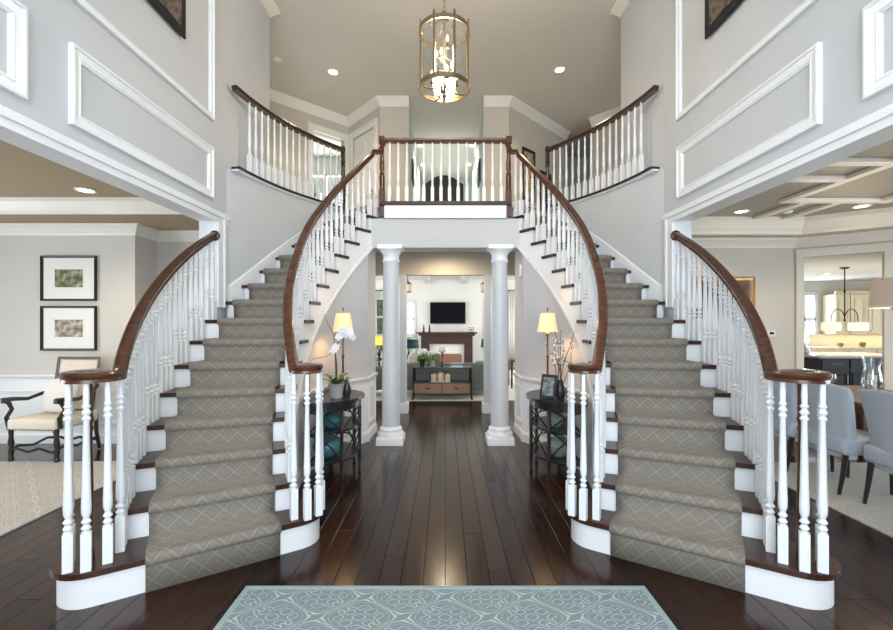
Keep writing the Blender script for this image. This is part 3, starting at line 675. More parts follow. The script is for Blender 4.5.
def staircase(s):
    side = 'left' if s < 0 else 'right'; other = 'living room' if s < 0 else 'dining room'
    base = Vector((*P(-s, 2.85, ang(1.6)), 0))
    st = thing('staircase', 'curved staircase with patterned carpet runner and white balusters rising past the %s opening' % other, 'staircase', base, 0, 'pair of curved staircases')
    W_ = dict(parent=st, world=True)
    RO = lambda k: 3.39 if k <= 8 else 3.29
    # bottom curtail step
    a1 = ang(1); e = Vector((-math.cos(a1), math.sin(a1))); t = Vector((math.sin(a1), math.cos(a1)))
    def outline(r_in, r_out, dep, off):
        pts = []; c = Vector((XC, YC)); rr = dep/2
        A = c+e*(r_out-rr)+t*(off+rr); B = c+e*(r_in+rr)+t*(off+rr)
        for i in range(17):
            th = PI*i/16; pts.append(A+t*(-rr*math.cos(th))+e*(rr*math.sin(th)))
        for i in range(17):
            th = PI*i/16; pts.append(B+t*(rr*math.cos(th))-e*(rr*math.sin(th)))
        return [(-s*p.x, p.y) for p in pts]
    b = newbm(); prism(b, outline(2.150, 3.635, .40, -.005), SZ(1)-.035, SZ(1)); obj('tread', b, 'tread_wood', bevel=.008, **W_)
    b = newbm(); prism(b, outline(2.18, 3.605, .34, .025), 0, SZ(1)-.035); obj('riser', b, 'trim_white', smooth=True, **W_)
    # treads and risers
    for k in range(1, 17):
        ri, ro = RE(k), RO(k)
        aF = lambda R: ang(k); aB = lambda R: ang(k+1)+.045/R
        if k > 1:
            poly = []; ae = ang(k+1)+.02 if k < 16 else ang(k)+.05
            for i in range(7): poly.append(P(-s, ro, ang(k)+(ae-ang(k))*i/6))
            for i in range(7): poly.append(P(-s, ri, ae+(ang(k)-ae)*i/6))
            b = newbm(); prism(b, poly, SZ(k)-.034, SZ(k) if k < 16 else FL2+.003); obj('tread', b, 'tread_wood', bevel=.006, **W_)
            b = newbm(); q = []
            for R, off in ((ri+.02, .03), (ro-.02, .03), (ro-.02, .05), (ri+.02, .05)): q.append(P(-s, R, ang(k)+off/R))
            prism(b, q, SZ(k-1), SZ(k)-.034); obj('riser', b, 'trim_white', **W_)
    # inner stringer (stepped top, sloping bottom)
    b = newbm()
    for k in range(1, 16):
        for i in range(4):
            k0, k1 = k+i/4, k+(i+1)/4; cols = []
            for kk in (k0, k1):
                R = RE(k)+.02; a = ang(kk)+.03/R; zb = max(0, SZ(kk)-.48)
                p, q = P(-s, R, a), P(-s, R+.03, a); zt = SZ(k)-.034
                cols.append([b.verts.new((*p, zb)), b.verts.new((*p, zt)), b.verts.new((*q, zt)), b.verts.new((*q, zb))])
            A, B = cols
            for j in range(4): b.faces.new((A[j], A[(j+1) % 4], B[(j+1) % 4], B[j]))
            b.faces.new(A); b.faces.new(B)
    # top end piece joining the fascia
    R = RE(15)+.02; a = ang(16)+.03/R; p = P(-s, R, a)
    z0 = SZ(16)-.48; prism(b, [(p[0], p[1]), (s*.80, 5.655), (s*.80, 5.70), (p[0], p[1]+.05)], z0+.02, 2.99)
    obj('inner_stringer', b, 'trim_white', **W_)
    b = newbm(); sweep(b, [(*P(-s, RE(k)+.012, ang(k)), max(.02, SZ(k)-.475)) for k in [2.8+.3*i for i in range(43)]], [(-.008, -.012), (.008, -.012), (.012, .0), (.008, .014), (-.008, .014)]); obj('stringer_bead', b, 'trim_white', smooth=True, **W_)
    # outer string wall below the open treads
    b = newbm()
    for k in range(1, 9):
        for i in range(3):
            cols = []
            for kk in (k+i/3, k+(i+1)/3):
                R = 3.34; a = ang(kk)+.03/R; p, q = P(-s, R, a), P(-s, R+.03, a); zt = SZ(k)-.034
                cols.append([b.verts.new((*p, 0)), b.verts.new((*p, zt)), b.verts.new((*q, zt)), b.verts.new((*q, 0))])
            A, B = cols
            for j in range(4): b.faces.new((A[j], A[(j+1) % 4], B[(j+1) % 4], B[j]))
            b.faces.new(A); b.faces.new(B)
    obj('outer_stringer', b, 'trim_white', **W_)
    # wall skirt along the curved wall
    b = newbm(); cols = []
    for i in range(33):
        k = 9.42+(16-9.42)*i/32; zl = SZ(k)-.25; zt = min(SZ(k)+.075, FL2)
        rw = RWF(ang(k)); p, q = P(-s, rw-.018, ang(k)), P(-s, rw+.004, ang(k))
        cols.append([b.verts.new((*p, zl)), b.verts.new((*p, zt)), b.verts.new((*q, zt+.012)), b.verts.new((*q, zl))])
    for A, B in zip(cols, cols[1:]):
        for j in range(4): b.faces.new((A[j], A[(j+1) % 4], B[(j+1) % 4], B[j]))
    b.faces.new(cols[0]); b.faces.new(cols[-1]); obj('skirt_board', b, 'trim_white', **W_)
    # carpet runner
    b = newbm(); uvl = b.loops.layers.uv.new('UVMap'); sec = []; v = 0; nR = 8; Ra, Rb = 2.484, 3.204
    for k in range(1, 17):
        pts = [(.018, SZ(k-1)+(.013 if k > 1 else .002)), (.016, SZ(k)-.06), (.008, SZ(k)-.045), (-.010, SZ(k)-.036), (-.015, SZ(k)-.018), (-.012, SZ(k)+.002), (0, SZ(k)+.012), (.02, SZ(k)+.014)]
        if k == 16: pts = pts[:6]+[(0, FL2+.012), (.05, FL2+.012)]
        sec += [(k, o, z) for o, z in pts]
    rows = []; prev = None
    for k, off, z in sec:
        row = []
        for i in range(nR+1):
            R = Ra+(Rb-Ra)*i/nR; p = P(-s, R, ang(k)+off/R); row.append(Vector((*p, z)))
        if prev is not None: v += (row[nR//2]-prev[nR//2]).length
        rows.append((row, v)); prev = row
    th = .012; vs = [([b.verts.new(p) for p in r], v) for r, v in rows]
    for (A, va), (B, vb) in zip(vs, vs[1:]):
        for i in range(nR):
            f = b.faces.new((A[i], A[i+1], B[i+1], B[i]))
            for lp, (uu, vv) in zip(f.loops, ((i, va), (i+1, va), (i+1, vb), (i, vb))): lp[uvl].uv = ((Rb-Ra)*uu/nR, vv)
    rn = obj('carpet_runner', b, 'runner_carpet', smooth=False, **W_)
    sm = rn.modifiers.new('thickness', 'SOLIDIFY'); sm.thickness = .010; sm.offset = 0
    for p in rn.data.polygons: p.use_smooth = True
    # balusters
    def put(x, y, z, L, rot): linked('baluster', baluster_mesh(L), st, (x-base.x, y-base.y, z), rot)
    for k in range(2, 16):
        for f in (.22, .70):
            kk = k+f; R = RE(kk)+.03; x, y = P(-s, R, ang(kk)); put(x, y, SZ(k), railz(kk, 1.225)-.056-SZ(k), s*ang(kk))
    for k in range(2, 9):
        for f in (.14, .46, .78):
            if k+f > 8.5: continue
            kk = k+f; x, y = P(-s, 3.33, ang(kk)); put(x, y, SZ(k), railz(kk)-.056-SZ(k), s*ang(kk))
    for kk, R in ((1.66, RE(1)+.03), (1.62, 3.33), (1.90, 3.33)):
        x, y = P(-s, R, ang(kk)); put(x, y, SZ(1), railz(kk)-.056-SZ(1), s*ang(kk))
    # handrails with volutes
    def volute(Rr, C, klist, zt, endpts):
        pts = [(*P(-s, Rr(k), ang(k)), railz(k, zt)) for k in klist]
        p0 = pts[0]; hd = (p0[0]-pts[1][0], p0[1]-pts[1][1])
        sp = spiral(p0, (-s*C[0], C[1]), hd, p0[2])
        path = list(reversed(sp))[:-1]+pts+endpts
        b = newbm(); sweep(b, path, RAILPROF); return b, sp
    bI, spI = volute(lambda k: RE(k)+.03, (-.947, 3.028), [1.5+.25*i for i in range(57)], 1.225, [(s*.855, 5.635, 3.71), (s*.825, 5.655, 3.80), (s*.812, 5.66, 3.868)])
    obj('handrail', bI, 'rail_wood', smooth=True, **W_)
    bO, spO = volute(lambda k: 3.33, (-1.945, 2.41), [1.5+.25*i for i in range(29)], 1.247, [])
    obj('handrail', bO, 'rail_wood', smooth=True, **W_)
    for C, mz in (((-.947, 3.028), 1.225), ((-1.945, 2.41), 1.247)):
        c = (-s*C[0], C[1], 0); zt = railz(1.5, mz)
        b = newbm(); lathe(b, [(.055, zt-.062), (.075, zt-.045), (.078, zt-.02), (.06, zt+.001), (.03, zt+.006), (.0, zt+.007)], 20, c, cap=False); obj('volute_cap', b, 'rail_dark', smooth=True, **W_)
        b = newbm(); newel_mesh(b, zt-.06-SZ(1), .024, (c[0], c[1], SZ(1))); obj('newel', b, 'rail_wood', smooth=True, **W_)
    for C, mz, spots in (((-.947, 3.028), 1.225, ((-.06, -.095), (.03, -.10), (.085, -.035), (.075, .06))), ((-1.945, 2.41), 1.247, ((-.035, -.095), (.052, -.085), (.105, -.005), (-.10, -.01)))):
        for dx, dy in spots: put(-s*(C[0]+dx), C[1]+dy, SZ(1), railz(1.5, mz)-.056-SZ(1), s*ang(1))
    # rosette where the outer rail dies into the jamb
    kk = 8.5; x, y = P(-s, 3.33, ang(kk)); b = newbm(); z = railz(kk)-.028
    mx = Matrix.Translation((x, 4.405, z)) @ Matrix.Rotation(PI/2, 4, 'X'); lathe(b, [(.052, 0), (.052, .012), (.04, .02), (.036, .022)], 18, mx=mx); obj('rosette', b, 'rail_dark', smooth=True, **W_)
for s in (-1, 1): staircase(s)

# ================================================================ GALLERY AND LANDING BALUSTRADES
for s in (-1, 1):
    place = 'left' if s < 0 else 'right'
    RG = 3.262; aS, aE = .145, .705
    base = Vector((*P(-s, RG, .4), FL2)); g = thing('gallery_balustrade', 'curved gallery balustrade with dark handrail above the staircase on the %s room side' % ('living' if s < 0 else 'dining'), 'balustrade', base, 0, 'curved gallery balustrades')
    K = dict(parent=g, world=True); zb = 3.155
    arc = lambda R, z, a0=aS: [(*P(-s, R, a0+(aE+.005-a0)*i/30), z) for i in range(31)]
    b = newbm(); sweep(b, arc(RG+.012, zb), [(-.05, -.026), (.05, -.026), (.055, -.012), (.05, 0), (-.05, 0), (-.055, -.012)]); obj('base_cap', b, 'rail_dark', smooth=True, **K)
    b = newbm(); sweep(b, arc(RG+.02, zb-.026), [(-.03, -.018), (.03, -.018), (.036, 0), (-.036, 0)]); obj('cap_bead', b, 'trim_white', smooth=True, **K)
    b = newbm(); sweep(b, arc(RG, 3.995, aS-.012), RAILPROF); obj('handrail', b, 'rail_dark', smooth=True, **K)
    b = newbm(); x, y = P(-s, RG, aE); newel_mesh(b, .95, .042, (x, y, 3.042)); ball(b, (x, y, 4.0), .03); obj('newel', b, 'rail_dark', smooth=True, **K)
    for i in range(15):
        a = .212+(.67-.212)*i/14; x, y = P(-s, RG, a); linked('baluster', baluster_mesh(.782, .78), g, (x-base.x, y-base.y, zb-base.z), s*a)
g = thing('landing_balustrade', 'straight landing balustrade with wood rail and turned brown posts above the columns', 'balustrade', (0, 5.66, FL2))
b = newbm(); sweep(b, [(-.812, 5.66, 3.868), (.812, 5.66, 3.868)], RAILPROF); obj('handrail', b, 'rail_wood', g, smooth=True, world=True)
for s in (-1, 1):
    b = newbm(); box(b, s*.812-.035, s*.812+.035, 5.625, 5.695, 2.86, 3.2); newel_mesh(b, .66, .036, (s*.812, 5.66, 3.2)); box(b, s*.812-.038, s*.812+.038, 5.622, 5.698, 3.80, 3.885); obj('newel', b, 'rail_wood', g, smooth=True, world=True)
for i in range(14):
    x = -.715+1.43*i/13; linked('baluster', baluster_mesh(.778, .82), g, (x, 0, .003))

# ================================================================ COLUMNS
for s in (-1, 1):
    c = thing('column', 'round white column with square plinth under the landing beside the demilune table holding %s' % ('the orchid' if s < 0 else 'the photo frame'), 'column', (s*.68, 5.53, 0), 0, 'columns under the landing')
    b = newbm(); box(b, -.165, .165, -.165, .165, 0, .09); obj('plinth', b, 'trim_white', c, bevel=.006)
    b = newbm(); lathe(b, [(.16, .09), (.165, .115), (.155, .14), (.13, .15), (.128, .165), (.14, .18), (.13, .20), (.112, .215)], 28); obj('base', b, 'trim_white', c, smooth=True)
    b = newbm(); lathe(b, [(.112, .21), (.112, .9), (.106, 1.5), (.096, 2.27)], 28); obj('shaft', b, 'column_paint', c, smooth=True)
    b = newbm(); lathe(b, [(.096, 2.25), (.108, 2.265), (.108, 2.285), (.098, 2.295), (.10, 2.35), (.125, 2.385), (.14, 2.40), (.14, 2.41)], 28); box(b, -.15, .15, -.15, .15, 2.41, 2.46); obj('capital', b, 'trim_white', c, smooth=True)

# ================================================================ FOYER OBJECTS
r = thing('area_rug', 'teal grey rug with white scrolling lattice pattern on the foyer floor', 'rug', (0, 1.25, 0))
b = newbm(); box(b, -1.10, 1.10, -1.225, 1.225, .001, .012); obj('pile', b, 'entry_rug_pile', r, recentre=False)
b = newbm(); sweep(b, [(-1.115, -1.24, .001), (-1.115, 1.24, .001), (1.115, 1.24, .001), (1.115, -1.24, .001)], [(-.018, 0), (.018, 0), (.018, .010), (.012, .014), (-.012, .014), (-.018, .010)], closed=True, flat=True); obj('binding', b, 'entry_rug_edge', r)
# wall tapestries high on the side walls
for s in (-1, 1):
    t = thing('tapestry', 'dark woven tapestry hung inside the %s wall panel above the opening' % ('living room' if s < 0 else 'dining room'), 'tapestry', (s*2.255, 3.51, 3.96), 0, 'tapestries on the foyer walls')
    b = newbm(); box(b, -.008, .008, -.31, .31, 0, 1.0); obj('border', b, 'tapestry', t)
    b = newbm(); xx = -s*.0095; box(b, xx-.004, xx+.004, -.24, .24, .07, .93); obj('woven_field', b, 'tapestry_weave', t)
    b = newbm(); tube(b, [(0, -.36, 1.01), (0, .36, 1.01)], .012, 8); obj('hanging_rod', b, 'iron', t)
# lantern chandelier
c = thing('lantern_chandelier', 'cylindrical antique silver lantern chandelier with candle bulbs hanging in the foyer', 'chandelier', (-.01, 4.2, 3.60))
RL = .243; zb, zt = .14, .67
def ring(z, h, R=RL, t=.012):
    b = newbm(); lathe(b, [(R-t, z-h/2), (R, z-h/2), (R, z+h/2), (R-t, z+h/2), (R-t, z-h/2)], 40, cap=False); return b
obj('lower_ring', ring(zb, .042), 'antique_silver', c, smooth=True); obj('upper_ring', ring(zt, .042), 'antique_silver', c, smooth=True)
for i in range(8):
    a = 2*PI*(i+.5)/8; b = newbm(); mx = Matrix.Rotation(a, 4, 'Z'); box(b, RL-.008, RL+.002, -.011, .011, zb-.02, zt+.05, mx); ball(b, mx @ Vector((RL-.003, 0, zt+.055)), .013, 1); obj('upright', b, 'antique_silver', c)
b = newbm(); lathe(b, [(RL-.016, zb), (RL-.016, zt)], 40, cap=False); obj('glass_cylinder', b, 'clear_glass', c, smooth=True)
for i in range(4):
    a = 2*PI*i/4+.4; u = Vector((math.cos(a), math.sin(a), 0))
    b = newbm(); tube(b, [u*(RL-.01)+Vector((0, 0, zb)), u*.20+Vector((0, 0, zb-.03)), u*.12+Vector((0, 0, zb-.035)), u*.05+Vector((0, 0, zb+.02)), u*.02+Vector((0, 0, zb-.03)), Vector((0, 0, zb-.07))], .007, 6); obj('lower_scroll', b, 'lantern_arm', c, smooth=True)
    b = newbm(); tube(b, [u*(RL-.01)+Vector((0, 0, zt)), u*.19+Vector((0, 0, zt+.05)), u*.10+Vector((0, 0, zt+.04)), u*.06+Vector((0, 0, zt+.09)), u*.015+Vector((0, 0, zt+.12))], .007, 6); obj('upper_scroll', b, 'lantern_arm', c, smooth=True)
b = newbm(); lathe(b, [(.004, 0), (.016, .02), (.010, .04), (.024, .06), (.012, .085), (.008, .14), (.008, zt+.1), (.02, zt+.13), (.012, zt+.16), (.03, zt+.18), (.006, zt+.2)], 12); obj('center_stem', b, 'lantern_arm', c, smooth=True)
for lev, (z, rr, n, ph) in enumerate(((.17, .12, 4, .2), (.32, .12, 4, .9), (.46, .10, 4, .3))):
    for i in range(n):
        a = 2*PI*i/n+ph; u = Vector((math.cos(a)*rr, math.sin(a)*rr, z))
        b = newbm(); tube(b, [Vector((0, 0, z-.02)), Vector((u.x*.6, u.y*.6, z-.05)), u-Vector((0, 0, .02)), u], .005, 6); lathe(b, [(.016, z), (.018, z+.006), (.009, z+.008)], 10, (u.x, u.y, 0)); lathe(b, [(.009, z+.008), (.009, z+.06)], 8, (u.x, u.y, 0)); arm = obj('candle_arm', b, 'lantern_arm', c, smooth=True)
        b = newbm(); lathe(b, [(.005, z+.06), (.013, z+.08), (.012, z+.095), (.002, z+.125)], 8, (u.x, u.y, 0)); o = obj('bulb', b, 'bulb', c, smooth=True)
# chain to the ceiling
b = newbm(); z = zt+.2; i = 0
while z < CEIL-3.60-.05:
    pts = [Vector((.014*math.cos(t), 0, .03*math.sin(t))) for t in [2*PI*q/8 for q in range(8)]]
    mx = Matrix.Translation((0, 0, z+.02)) @ Matrix.Rotation((i % 2)*PI/2, 4, 'Z'); tube(b, [mx @ p for p in pts], .0035, 4, closed=True); z += .047; i += 1
obj('chain', b, 'antique_silver', c, smooth=True)
b = newbm(); lathe(b, [(.065, CEIL-3.60), (.06, CEIL-3.625), (.02, CEIL-3.65), (.012, CEIL-3.67)], 20); obj('canopy', b, 'antique_silver', c, smooth=True)
lamp_light(c, (0, 0, .42), 105, (1, .80, .54), .14)
# recessed ceiling lights
def can(x, y, z, label, power, group, r=.075, col=(1, .80, .55), cone=2.3):
    t = thing('recessed_light', label, 'ceiling light', (x, y, z), 0, group)
    b = newbm(); lathe(b, [(r, -.0), (r+.022, -.002), (r+.02, -.01), (r, -.012), (r-.008, -.004)], 24, cap=False); obj('trim_ring', b, 'trim_warm', t, smooth=True)
    b = newbm(); lathe(b, [(r-.006, -.004), (r-.02, -.0015), (.001, -.001)], 24, cap=True); obj('lens', b, 'can_glow', t)
    spot(t, (0, 0, -.03), power, col, cone)
can(-1.84, 7.24, CEIL, 'glowing recessed light in the high ceiling before the panel door', 90, 'recessed lights in the upper ceiling')
can(1.86, 7.18, CEIL, 'glowing recessed light in the high ceiling before the framed prints', 90, 'recessed lights in the upper ceiling')
for x, y, l in ((-.58, 10.27, 'small recessed corridor light next after the dark picture on the panel door side'), (.62, 10.27, 'small recessed corridor light next after the dark picture on the framed prints side'), (-.58, 11.5, 'small recessed corridor light near the end wall on the panel door side'), (.60, 11.5, 'small recessed corridor light near the end wall on the framed prints side')):
    can(x, y, CEIL, l, 110, 'recessed lights in the upstairs corridor', .06, (1, .95, .92))
can(-3.67, 4.5, 2.86, 'glowing recessed light in the taupe living room tray ceiling', 60, 'recessed light in the living room')
can(-3.67, 2.3, 2.86, 'recessed light in the living room tray ceiling near the foyer opening', 34, 'recessed light in the living room')
can(3.76, 5.6, 2.92, 'glowing recessed light beside the strips over the dining wall picture', 34, 'recessed lights in the dining room')
can(5.05, 5.35, 2.92, 'glowing recessed light before the kitchen doorway', 34, 'recessed lights in the dining room')
can(7.95, 9.2, 2.52, 'recessed light in the white kitchen ceiling', 150, 'recessed light in the kitchen')
can(0, 6.7, 2.69, 'recessed light in the hall ceiling behind the columns', 60, 'recessed light in the hall', cone=3.05)
# smoke detectors, wall speaker, thermostat
for x, y, z, l in ((-2.62, 6.9, CEIL, 'round white smoke detector on the high ceiling past the wall corner'),):
    t = tag(obj('smoke_detector', lathe(newbm(), [(.06, 0), (.065, -.012), (.05, -.03), (.02, -.036)], 20, (x, y, z)), 'plastic_white', smooth=True), l, 'smoke detector')
tag(obj('smoke_detector', lathe(newbm(), [(.045, 0), (.05, -.012), (.035, -.03), (.015, -.036)], 20, (.02, 6.0, 2.69)), 'plastic_white', smooth=True), 'small round detector on the hall ceiling behind the beam', 'smoke detector')
t = thing('wall_speaker', 'small white speaker box high on the grey wall beside a column', 'speaker', (.985, 5.72, 2.1))
b = newbm(); box(b, -.03, .012, -.045, .045, 0, .15); obj('case', b, 'plastic_white', t, bevel=.008)
b = newbm(); box(b, -.033, -.029, -.035, .035, .015, .135); obj('grille', b, 'steel', t)
t = thing('thermostat', 'small white thermostat on the dining room wall', 'thermostat', (4.74, 6.415, 1.30))
b = newbm(); box(b, -.06, .06, -.012, .014, 0, .085); obj('case', b, 'plastic_white', t, bevel=.005)
b = newbm(); box(b, -.03, .03, -.015, -.011, .03, .065); obj('display', b, 'screen', t)
t = thing('smoke_detector', 'round white sensor on the dining tray ceiling', 'smoke detector', (4.35, 5.6, 2.92))
b = newbm(); lathe(b, [(.05, 0), (.05, -.015), (.035, -.03), (.02, -.034)], 18); obj('case', b, 'plastic_white', t, smooth=True)

# ---- demilune tables with their objects
def shade_mesh(b, r0, r1, z0, z1, n=24):
    lathe(b, [(r0, z0), (r1, z1), (r1-.003, z1), (r0-.003, z0), (r0, z0)], n, cap=False)
for s in (-1, 1):
    tname = 'living room' if s < 0 else 'dining room'
    T0 = Vector((s*1.30, 4.5, 0)); tb = thing('demilune_table', 'black half round console table with lattice sides holding %s' % ('the orchid and lamp' if s < 0 else 'the photo frame and lamp'), 'table', T0, 0, 'demilune tables against the stair walls')
    def half(R, z0, z1, m='black_wood', n='shelf', bev=.004):
        b = newbm(); prism(b, [(-s*R*math.cos(PI*(i/20)-PI/2), R*math.sin(PI*(i/20)-PI/2)) for i in range(21)], z0, z1); return obj(n, b, m, tb, bevel=bev)
    half(.47, .735, .765, n='top'); half(.435, .665, .735, n='apron'); half(.42, .455, .475); half(.42, .17, .19)
    angs = [-86, -43, 0, 43, 86]
    for d in angs:
        a = math.radians(d); b = newbm(); lathe(b, [(.012, 0), (.018, .02), (.014, .05), (.018, .17), (.022, .18), (.018, .2), (.017, .45), (.022, .465), (.018, .48), (.019, .665)], 10, (-s*.425*math.cos(a), .425*math.sin(a), 0)); obj('leg', b, 'black_wood', tb, smooth=True)
    for d0, d1 in zip(angs, angs[1:]):
        for z0, z1 in ((.19, .455), (.475, .665)):
            for fl in (0, 1):
                pts = []
                for i in range(9):
                    f = i/8; a = math.radians(d0+(d1-d0)*(f if not fl else 1-f)); z = z0+(z1-z0)*math.sin(f*PI/2)
                    pts.append((-s*.425*math.cos(a), .425*math.sin(a), z))
                b = newbm(); tube(b, pts, .008, 5); obj('lattice_arc', b, 'black_wood', tb, smooth=True)
    # lamp
    lp = thing('table_lamp', 'lit buffet lamp with cream shade and slim bronze stem beside %s' % ('the orchid' if s < 0 else 'the photo frame'), 'lamp', (s*1.09, 4.70, .766), 0, 'buffet lamps on the demilune tables')
    b = newbm(); lathe(b, [(.055, 0), (.055, .015), (.04, .03), (.015, .045), (.03, .06), (.04, .085), (.035, .11), (.012, .13), (.010, .36), (.018, .38), (.009, .40), (.008, .60), (.02, .62), (.016, .64), (.006, .66), (.005, .86)], 14); obj('stem', b, 'bronze', lp, smooth=True)
    b = newbm(); shade_mesh(b, .108, .075, .64, .84); obj('shade', b, 'shade_lit', lp, smooth=True)
    b = newbm(); lathe(b, [(.004, .86), (.010, .875), (.003, .90)], 8); obj('finial', b, 'bronze', lp, smooth=True)
    lamp_light(lp, (0, 0, .72), 7, (1, .66, .34), .04)
# orchid on the left table
o = thing('orchid', 'white orchid in a grey pot on the black half round table', 'plant', (-1.07, 4.33, .766))
b = newbm(); lathe(b, [(.055, 0), (.078, .14), (.082, .145), (.075, .145), (.07, .125), (.01, .12)], 20); obj('pot', b, 'pot_grey', o, smooth=True)
for i in range(7):
    a = 2*PI*i/7+.3; b = newbm(); L = .13+.05*(i % 3); w = .03
    pr = []
    for q in range(6):
        f = q/5; ww = w*math.sin(PI*min(.95, f*.85+.12)); rr = .02+L*f; z = .13+.09*math.sin(f*2.2)*(1 if i % 2 else .7)
        pr.append((rr, ww, z))
    L_ = []; R__ = []
    for rr, ww, z in pr:
        L_.append(b.verts.new((rr*math.cos(a)-ww*math.sin(a), rr*math.sin(a)+ww*math.cos(a), z+.01))); R__.append(b.verts.new((rr*math.cos(a)+ww*math.sin(a), rr*math.sin(a)-ww*math.cos(a), z+.01)))
    for q in range(5): b.faces.new((L_[q], L_[q+1], R__[q+1], R__[q]))
    lf = obj('leaf', b, 'leaf', o, smooth=True); sm = lf.modifiers.new('t', 'SOLIDIFY'); sm.thickness = .004
b = newbm(); taper_tube(b, [(0, 0, .12), (.005, .01, .30), (-.01, .0, .45), (.03, -.01, .58), (.09, -.03, .66), (.15, -.05, .66)], [.007, .006, .005, .004, .004, .003]); obj('stem', b, 'twig', o, smooth=True)
b = newbm(); taper_tube(b, [(.0, 0, .12), (-.012, .015, .35), (-.02, .02, .46), (-.11, .03, .40), (-.24, .02, .38), (-.30, 0, .30)], [.007, .006, .004, .003, .0025, .002]); obj('stem', b, 'twig', o, smooth=True)
b = newbm(); taper_tube(b, [(-.01, 0, .45), (-.03, .02, .62), (-.10, .05, .74), (-.13, .04, .82)], [.004, .003, .003, .002]); obj('stem', b, 'twig', o, smooth=True)
def blossom(par, c, r=.035, m='petal'):
    b = newbm(); tilt = Matrix.Rotation(random.uniform(-.4, .4), 4, 'X') @ Matrix.Rotation(random.uniform(0, 6.28), 4, 'Y')
    for i in range(5):
        mx = Matrix.Translation(c) @ tilt @ Matrix.Rotation(2*PI*i/5, 4, 'Y') @ Matrix.Translation((r*.6, 0, 0)) @ Matrix.Diagonal((1, .25, .8, 1))
        bmesh.ops.create_icosphere(b, subdivisions=1, radius=r*.62, matrix=mx)
    return obj('blossom', b, m, par, smooth=True)
for p in ((0, -.02, .50), (-.02, -.03, .47), (.03, -.03, .60), (.06, -.04, .645), (.09, -.05, .67), (.12, -.06, .655), (.15, -.06, .64), (.17, -.06, .60), (.10, -.05, .62)): blossom(o, p, .036)
# dark vases and shelf pieces
tag(obj('bud_vase', lathe(newbm(), [(.028, 0), (.045, .05), (.04, .10), (.018, .15), (.015, .17), (.022, .18)], 16, (-.985, 4.42, .766)), 'dark_ceramic', smooth=True), 'small glossy black vase beside the orchid pot', 'vase')
t = thing('teal_jar', 'round teal glass jar on the middle shelf of the table holding the orchid', 'jar', (-1.12, 4.36, .476))
b = newbm(); lathe(b, [(.05, 0), (.10, .05), (.105, .09), (.07, .135), (.03, .15), (.03, .165), (.04, .17)], 20); obj('body', b, 'teal_glass', t, smooth=True)
t = thing('teal_bowl', 'wide teal glass bowl vase on the bottom shelf of the table holding the orchid', 'vase', (-1.16, 4.36, .191))
b = newbm(); lathe(b, [(.07, 0), (.14, .06), (.15, .11), (.12, .17), (.06, .20), (.065, .22)], 20); obj('body', b, 'teal_glass', t, smooth=True)
t = thing('green_jar', 'pale green glass jar on the middle shelf of the table holding the photo frame', 'jar', (1.10, 4.40, .476))
b = newbm(); lathe(b, [(.05, 0), (.085, .04), (.09, .09), (.06, .13), (.03, .145), (.035, .16)], 20); obj('body', b, 'green_glass', t, smooth=True)
t = thing('green_jar', 'pale green glass jar on the bottom shelf of the table holding the photo frame', 'jar', (1.12, 4.36, .191))
b = newbm(); lathe(b, [(.06, 0), (.11, .05), (.12, .11), (.08, .17), (.04, .19), (.045, .21)], 20); obj('body', b, 'green_glass', t, smooth=True)
# photo frame on the right table
t = thing('photo_frame', 'dark photo frame leaning on the half round table by the lamp', 'picture frame', (.99, 4.28, .767), -.75)
mxf = Matrix.Rotation(-.22, 4, 'X')
b = newbm(); box(b, -.085, .085, -.008, .008, 0, .235, mxf); box(b, -.01, .01, .0, .006, 0, .01); obj('frame', b, 'black_frame', t, bevel=.003)
b = newbm(); box(b, -.06, .06, -.0105, -.0075, .03, .205, mxf); obj('picture', b, 'photo_print', t)
b = newbm(); box(b, -.02, .02, .045, .10, 0, .006); tube(b, [(0, .095, .004), (0, .045, .17)], .006, 5); obj('strut', b, 'black_frame', t)
# blossoming branches on the right
t = thing('branch_arrangement', 'budding white branches in a dark vase on the half round table', 'plant', (1.12, 4.30, .766))
b = newbm(); lathe(b, [(.035, 0), (.05, .05), (.045, .11), (.025, .16), (.03, .18)], 16); obj('vase', b, 'dark_ceramic', t, smooth=True)
tips = []
for i in range(7):
    a = 2*PI*i/7; h = .48+.16*random.random(); rr = .08+.22*random.random(); pts = [(0, 0, .05)]
    for q in range(1, 5): f = q/4; pts.append((min(.11, rr*f**1.5*math.cos(a))+random.uniform(-.012, .012), rr*f**1.5*math.sin(a)+random.uniform(-.012, .012), .05+h*f))
    b = newbm(); taper_tube(b, pts, [.005, .004, .0035, .003, .002], 5)
    for q in (2, 3):
        for e in (-1, 1):
            p0 = Vector(pts[q]); p1 = p0+Vector((random.uniform(-.08, .08), random.uniform(-.05, .05), random.uniform(.02, .07))); taper_tube(b, [p0, (p0+p1)/2+Vector((0, 0, .01)), p1], [.003, .002, .0015], 4); tips.append(p1)
    tips.append(Vector(pts[-1])); tips.append(Vector(pts[-2])); obj('branch', b, 'twig', t, smooth=True)
for p in tips:
    b = newbm(); ball(b, p, random.uniform(.007, .014), 1); obj('bud', b, 'petal', t)

